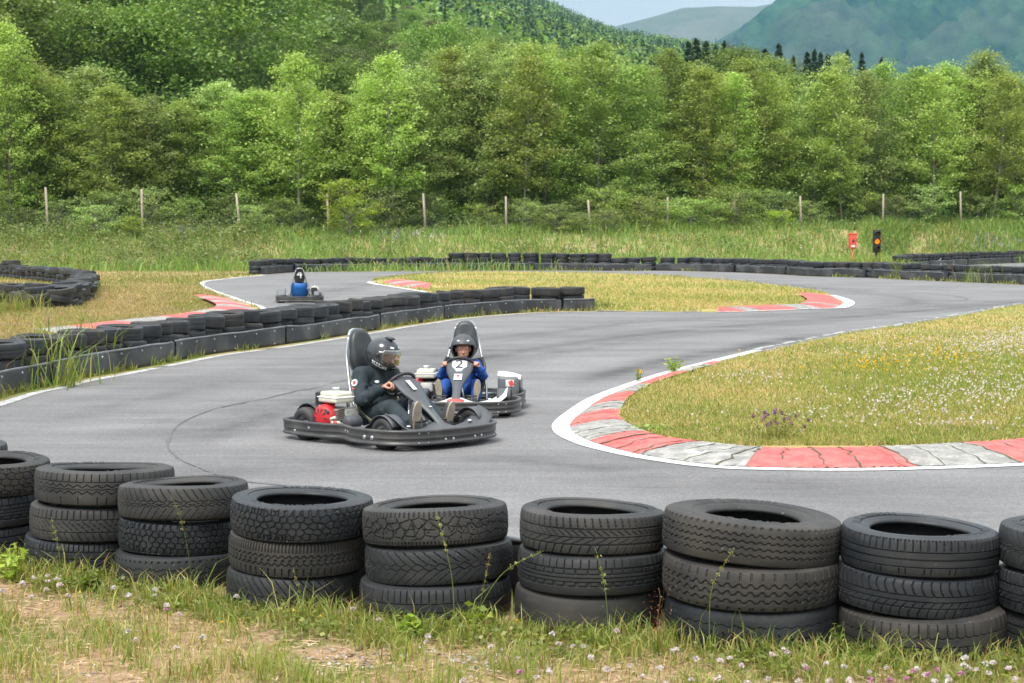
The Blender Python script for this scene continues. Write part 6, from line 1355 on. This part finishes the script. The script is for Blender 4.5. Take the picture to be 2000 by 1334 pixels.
# ------------------------------------------------------------------ drivers
def helmet(c, yaw, pitch, s, mat, par, stripes=True, fullface=True):   # the child's helmet has its visor off
    Mh = Matrix.Translation(c) @ Euler((0, pitch, yaw)).to_matrix().to_4x4() @ Matrix.Scale(s, 4)
    nu, nv = 72, 44; V = []; idx = {}; F = []
    def shell(az, el, k=1.0):
        ca, sa = math.cos(az), math.sin(az); ce, se = math.cos(el), math.sin(el)
        r_ = Vector((ca * ce * .150, sa * ce * .126, se * .142))
        if se < 0: fr = max(0, ca); r_.x += .030 * fr * min(1, -se * 2.2) * (1 if fullface else .2); r_.y *= 1 - .10 * (-se)
        if ca < 0: r_.x *= 1 + .05 * (1 - abs(se))
        return r_ * k
    def hole(az, el):
        a = math.degrees((az + math.pi) % (2 * math.pi) - math.pi); e = math.degrees(el)
        top = 27 - .0030 * a * a; bot = (-25 if fullface else -62) + .0035 * a * a * (1 if fullface else 2)
        return abs(a) < 64 and bot < e < top
    for j in range(nv + 1):
        el = R(-52) + (R(90) - R(-52)) * j / nv
        for i in range(nu): V.append(shell(2 * math.pi * i / nu, el))
    for j in range(nv):
        for i in range(nu):
            az = 2 * math.pi * (i + .5) / nu; el = R(-52) + (R(142)) * (j + .5) / nv
            if hole(az, el): continue
            F.append([j * nu + i, j * nu + (i + 1) % nu, (j + 1) * nu + (i + 1) % nu, (j + 1) * nu + i])
    n0 = len(V); V2 = V + [v * .90 for v in V]; F2 = F + [[q + n0 for q in f[::-1]] for f in F]
    ec = {}
    for f in F:
        for a, b_ in zip(f, f[1:] + f[:1]): ec[(a, b_)] = 1
    for (a, b_) in list(ec):
        if (b_, a) not in ec: F2.append([b_, a, a + n0, b_ + n0])
    b = MB(); b.add([Mh @ v for v in V2], F2); hm = b.build('helmet', mat, par)
    b = MB(); rim = [Mh @ shell(2 * math.pi * k / 60, R(-50), 1.0) for k in range(60)]; b.tube(rim, .006, 6, closed=True); b.build('trim', M['black_plastic'], hm)
    # visor
    g = []
    for e in np.linspace(34, -27 if fullface else -40, 12):
        g.append([Mh @ shell(R(a), R(e - .002 * a * a), 1.035 + .01 * math.cos(R(a))) for a in np.linspace(-66, 66, 25)])
    if fullface: b = MB(); b.sheet(g, .0015); b.build('visor', M['visor'], hm)
    b = MB()
    for sy in (-1, 1): b.ell(Mh @ shell(R(80 * sy), R(4), 1.02), (.016, .016, .016), n=6)
    b.build('hinge', M['black_plastic'], hm)
    if stripes:
        b = MB()
        for (a0, a1, e0, e1) in ((22, 38, 43, 37), (-38, -22, 43, 37)):
            b.sheet([[Mh @ shell(R(a0 + (a1 - a0) * u + 0), R(e0 + (e1 - e0) * v), 1.012) for u in (0, .5, 1)] for v in (0, 1)], .002)
        if stripes == 'text':
            # row of white letter-like marks sweeping along the chin
            for k, (wq, hq) in enumerate(((6, 12), (4.5, 9), (5, 8), (5, 8), (4.5, 8), (6.5, 13), (6, 12))):
                a = -98 + k * 8.2
                b.sheet([[Mh @ shell(R(a + wq * u), R(-22 - k * 1.3 - hq * v), 1.012) for u in (0, .5, 1)] for v in (1, .5, 0)], .002)
            b.sheet([[Mh @ shell(R(-100 + 60 * u), R(-34 - 9 * u - 2.4 * v), 1.012) for u in np.linspace(0, 1, 9)] for v in (1, 0)], .002)
            b.sheet([[Mh @ shell(R(-80 + 16 * u), R(17 - 5 * v + 3 * u), 1.012) for u in (0, .5, 1)] for v in (0, 1)], .002)
            b.sheet([[Mh @ shell(R(-42 + 22 * u), R(44 - 6 * v), 1.012) for u in (0, .5, 1)] for v in (0, 1)], .002)
            b.build('marking', M['white_plastic'], hm); b = MB(); b.ell(Mh @ Vector((.02, 0, .147)), (.05, .03, .014), (0, .15, yaw), 8); b.build('vent', M['black_plastic'], hm)
        else: b.build('marking', M['white_plastic'], hm)
    return hm
def hand_prims(w, fdir, pdir, side, s=1.0):
    """palm + four curled fingers and a thumb, gripping: w wrist, fdir towards the knuckles, pdir the direction the palm faces"""
    w, f, p = Vector(w), Vector(fdir).normalized(), Vector(pdir).normalized(); p = (p - f * p.dot(f)).normalized(); l = f.cross(p).normalized() * side
    pr = []; k0 = w + f * .085 * s
    for j, o in enumerate((-.030, -.010, .010, .030)): pr.append(('c', w + l * o * .6 * s + f * .012 * s, k0 + l * o * s, .0145 * s, .0115 * s))
    for j, (o, ln) in enumerate(zip((-.031, -.0105, .0105, .031), (.92, 1.05, 1.0, .80))):
        a = k0 + l * o * s; b_ = a + (f * .018 + p * .026) * ln * s; c_ = b_ + (p * .024 - f * .008) * ln * s; d_ = c_ + (-f * .022 + p * .002) * ln * s
        pr += [('c', a, b_, .0105 * s, .0098 * s), ('c', b_, c_, .0098 * s, .0088 * s), ('c', c_, d_, .0088 * s, .0076 * s)]
    a = w + f * .028 * s - l * .026 * s; b_ = a + (f * .020 - l * .018 + p * .022) * s; c_ = b_ + (f * .020 + p * .024 + l * .004) * s
    pr += [('c', a, b_, .0125 * s, .0115 * s), ('c', b_, c_, .0112 * s, .009 * s)]
    return pr
def make_driver(label, loc, rz, sc, J, suitm, helm, child=False):
    root = empty('person', loc, rz, sc); tag(root, label, 'person')
    V_ = lambda k: Vector(J[k]); hd = V_('head'); yaw, pit = J.get('yaw', 0), J.get('pitch', 0); k = J.get('k', 1.0)
    Rh = Euler((0, pit, yaw)).to_matrix(); hp = lambda x, y, z: hd + Rh @ Vector((x, y, z)) * J.get('hk', 1.0)
    body = [('e', hp(-.01, 0, .02), (.095 * J.get('hk', 1), .078 * J.get('hk', 1), .112 * J.get('hk', 1)), (0, pit, yaw)), ('c', hp(.035, 0, -.04), hp(.045, 0, -.075), .058, .036), ('c', hp(.078, 0, .012), hp(.104, 0, -.022), .010, .015), ('c', hp(.086, -.02, -.058), hp(.086, .02, -.058), .011, .011),
            ('c', hp(.080, -.045, .040), hp(.088, -.015, .036), .010, .011), ('c', hp(.080, .045, .040), hp(.088, .015, .036), .010, .011), ('e', hp(.0, -.078, 0), (.018, .012, .030)), ('e', hp(.0, .078, 0), (.018, .012, .030)), ('c', hp(.070, -.035, -.02), hp(.06, -.04, -.03), .022, .02), ('c', hp(.070, .035, -.02), hp(.06, .04, -.03), .022, .02),
            ('c', hp(-.02, 0, -.08), V_('neck'), .052 * k, .055 * k)]
    for sd_, y in (('r', -1), ('l', 1)):
        sh, el, wr, hip, kn, an = (V_(n_ + sd_) for n_ in ('sh', 'el', 'wr', 'hip', 'kn', 'an'))
        body += [('c', V_('chest'), sh, .045 * k, .035 * k), ('c', sh, el, .036 * k, .030 * k), ('c', el, wr, .030 * k, .022 * k), ('c', V_('chest'), V_('pelvis'), .08 * k, .08 * k), ('c', V_('pelvis'), hip, .06 * k, .055 * k), ('c', hip, kn, .055 * k, .040 * k), ('c', kn, an, .038 * k, .028 * k)]
        body += hand_prims(wr, J['hf' + sd_], J['hp' + sd_], 1 if sd_ == 'r' else -1, J.get('hs', 1.0))
    body += [('c', V_('neck'), V_('chest'), .045 * k, .08 * k)]
    blob('body', body, .0052, M['skin'], root, 2)
    # overalls over everything but head and hands
    w = 1.28; suit = [('c', V_('neck') + Vector((0, 0, -.02)), V_('chest'), .078 * k, .125 * k), ('c', V_('shr').lerp(V_('neck'), .1), V_('shl').lerp(V_('neck'), .1), .066 * k, .066 * k), ('e', V_('chest'), (.115 * k, .165 * k, .13 * k)), ('e', V_('pelvis'), (.13 * k, .155 * k, .11 * k)), ('c', V_('chest'), V_('pelvis'), .125 * k, .125 * k), ('c', V_('neck') + Vector((-.01, 0, 0)), V_('neck') + Vector((-.005, 0, .025)), .068 * k, .066 * k)]
    rgd = random.Random(3)
    for sd_ in 'rl':
        sh, el, wr, hip, kn, an = (V_(n_ + sd_) for n_ in ('sh', 'el', 'wr', 'hip', 'kn', 'an')); cuff = el.lerp(wr, .93); hem = kn.lerp(an, .96)
        suit += [('c', V_('pelvis'), hip, .12 * k, .10 * k), ('c', V_('chest') + Vector((0, 0, .06)), sh, .09 * k, .070 * k), ('c', sh, el, .069 * k, .056 * k), ('c', el, cuff, .055 * k, .043 * k), ('c', hip, kn, .098 * k, .070 * k), ('c', kn, hem, .068 * k, .056 * k)]
        for (a, b_, ra) in ((sh, el, .064), (el, cuff, .049), (hip, kn, .084), (kn, hem, .061)):    # folds
            for t in (.25, .5, .72, .9):
                c = a.lerp(b_, t); d = (b_ - a).normalized(); o = d.orthogonal().normalized(); o = Matrix.Rotation(rgd.uniform(0, 6.28), 3, d) @ o; q = d.cross(o)
                suit.append(('c', c + o * (ra * k * .74) - q * .03 * k, c + o * (ra * k * .74) + q * .03 * k + d * .015, .022 * k, .020 * k))
    js = blob('overalls', suit, .0075, suitm, root, 3)
    for sd_, y in (('r', -1), ('l', 1)):
        an, to = V_('an' + sd_), V_('toe' + sd_); he = an + (an - V_('kn' + sd_)).normalized() * .035 * k; ax = (to - he).normalized()
        n_ = (an - he); n_ = (n_ - ax * n_.dot(ax)).normalized(); sdv = ax.cross(n_).normalized(); ln = (to - he).length
        upper = [('c', he + n_ * .02, an + n_ * .0, .036 * k, .034 * k), ('c', he + n_ * .022, he.lerp(to, .5) + n_ * .030, .036 * k, .038 * k), ('c', he.lerp(to, .5) + n_ * .028, to + n_ * .018, .038 * k, .030 * k)]
        sh_ = blob('shoe', upper, .006, M['grey_plastic'], root, 2)
        b = MB(); V = []; F = []; K = 30
        for dz in (-.012, .004):
            for q in range(K):
                a = 2 * math.pi * q / K; u = math.cos(a); v = math.sin(a); wd_ = (.040 + .008 * u - .006 * (u < -.2)) * k; p = he.lerp(to, .5) + ax * (u * (ln / 2 + .034 * k)) + sdv * v * wd_ - n_ * (.008 - dz); V.append(p)
        F = [[q, (q + 1) % K, K + (q + 1) % K, K + q] for q in range(K)] + [list(range(K))[::-1], list(range(K, 2 * K))]
        b.add(V, F, 0, False); b.build('sole', M['sole'], sh_)
    for y in (-1, 1):
        b = MB(); b.ell(hp(.083, .034 * y, .022), (.010, .015, .010), (0, pit, yaw), 8); b.build('eye', M['white_plastic'], root)
        b = MB(); b.ell(hp(.091, .034 * y, .022), (.004, .007, .007), (0, pit, yaw), 6); b.tube([hp(.090, .018 * y, .046), hp(.088, .034 * y, .052), hp(.080, .052 * y, .046)], .004, 6); b.build('eyebrow', M['hair'], root)
    helmet(hp(0, 0, .01), yaw, pit, J.get('hel', 1.0), *helm[:1], root, helm[1], helm[2])
    return root, js

K1 = dict(loc=(-1.0, 14.6, 0), rz=R(-45)); K2 = dict(loc=(-.475, 16.95, 0), rz=R(-94)); S2 = .94
kart1 = make_kart('dark grey go-kart in front with a red and cream engine beside the driver', K1['loc'], K1['rz'], 1.0, 'dark')
kart2 = make_kart('white and red nosed go-kart with number 2 on its front panel', K2['loc'], K2['rz'], S2, 'white', number='2')
J1 = dict(head=(-.085, 0, .690), neck=(-.150, 0, .575), chest=(-.195, 0, .43), pelvis=(-.16, 0, .20), shr=(-.180, -.160, .530), shl=(-.160, .160, .530), elr=(-.065, -.25, .335), ell=(-.02, .20, .34), wrr=(.100, -.160, .435), wrl=(.07, .145, .41),
          hipr=(-.14, -.09, .19), hipl=(-.14, .09, .19), knr=(.20, -.16, .285), knl=(.22, .15, .31), anr=(.47, -.175, .155), anl=(.49, .155, .155), toer=(.535, -.185, .33), toel=(.56, .16, .31),
          hfr=(.55, .25, .35), hpr=(.45, -.1, -.7), hfl=(.55, -.2, .35), hpl=(.45, .1, -.7), yaw=R(17), pitch=R(20), k=1.0, hel=.97, hk=.97)
d1, js1 = make_driver('person in dark overalls and a glossy black helmet steering the front kart', K1['loc'], K1['rz'], 1.0, J1, M['suit_dark'], (M['helmet1'], 'text', True))
# round badge on the right sleeve, small logo on the chest
def patch(name, c, nrm, r, mat, par, th=.004, sq=1.0):
    c, nrm = Vector(c), Vector(nrm).normalized(); a = nrm.orthogonal().normalized(); a = (Vector((0, 0, 1)) - nrm * nrm.z).normalized(); b_ = nrm.cross(a); m = MB(); K = 24
    V = [c + (a * math.cos(2 * math.pi * k / K) * sq + b_ * math.sin(2 * math.pi * k / K)) * r for k in range(K)] + [c + nrm * th + (a * math.cos(2 * math.pi * k / K) * sq + b_ * math.sin(2 * math.pi * k / K)) * r * .92 for k in range(K)]
    m.add(V, [[k, (k + 1) % K, K + (k + 1) % K, K + k] for k in range(K)] + [list(range(K, 2 * K)), list(range(K))[::-1]], 0, False); return m.build(name, mat, par)
cs = Vector((-.135, -.250, .470)); nr = Vector((.22, -1, .25)); pb = patch('badge', cs + nr.normalized() * .012, nr, .030, M['white_plastic'], js1, .006); patch('emblem', cs + nr.normalized() * .0175, nr, .017, M['red_plastic'], pb, .003)
patch('badge', cs + Vector((0, -.005, -.047)) + nr.normalized() * .012, nr, .026, M['red_plastic'], js1, .006, .22)
patch('logo', (-.066, -.080, .475), (.85, -.45, .25), .020, M['white_plastic'], js1, .006, .6)
J2 = dict(head=(-.13, 0, .615), neck=(-.17, 0, .50), chest=(-.19, 0, .375), pelvis=(-.16, 0, .18), shr=(-.17, -.125, .455), shl=(-.17, .125, .455), elr=(-.03, -.215, .35), ell=(-.03, .215, .35), wrr=(.085, -.165, .445), wrl=(.085, .165, .445),
          hipr=(-.13, -.075, .17), hipl=(-.13, .075, .17), knr=(.12, -.15, .28), knl=(.12, .15, .28), anr=(.36, -.175, .165), anl=(.36, .175, .165), toer=(.40, -.195, .325), toel=(.40, .195, .325),
          hfr=(.45, .10, .55), hpr=(.5, .2, -.45), hfl=(.45, -.10, .55), hpl=(.5, -.2, -.45), yaw=R(6), pitch=R(6), k=.82, hel=1.03, hk=.90, hs=.85)
d2, js2 = make_driver('small person in blue overalls and a matt charcoal helmet driving kart number 2', K2['loc'], K2['rz'], S2, J2, M['suit_blue'], (M['helmet2'], True, False))
# blue kart seen from behind, far away
g3 = G(580, 592); L3 = (g3.x, g3.y + .55, 0)
kart3 = make_kart('distant go-kart seen from behind with number 4 on its headrest', L3, R(97), .93, 'blue', headnum='4')
d3 = copy_tree(d2); d3.location = L3; d3.rotation_euler = (0, 0, R(97)); d3.scale = (.82,) * 3
d3['label'] = 'small person in blue seen from behind on the distant kart number 4'

# ------------------------------------------------------------------ haze
hb = MB(); hb.box((0, 3000, 420), (9000, 7000, 1860)); hz_ = hb.build('haze', [], None)
hm = bpy.data.materials.new('haze'); hm.use_nodes = True; hn = hm.node_tree; hn.nodes.clear()
pv = N(hn, 'ShaderNodeVolumePrincipled', inp={'Density': 0.000095, 'Color': (0.34, 0.70, 1.0, 1), 'Anisotropy': 0.2}); ho = N(hn, 'ShaderNodeOutputMaterial'); L(hn, pv, 0, ho, 'Volume')
hz_.data.materials.append(hm); tag(hz_, 'thin blue haze lying over the valley and mountains', 'haze', None, 'stuff')
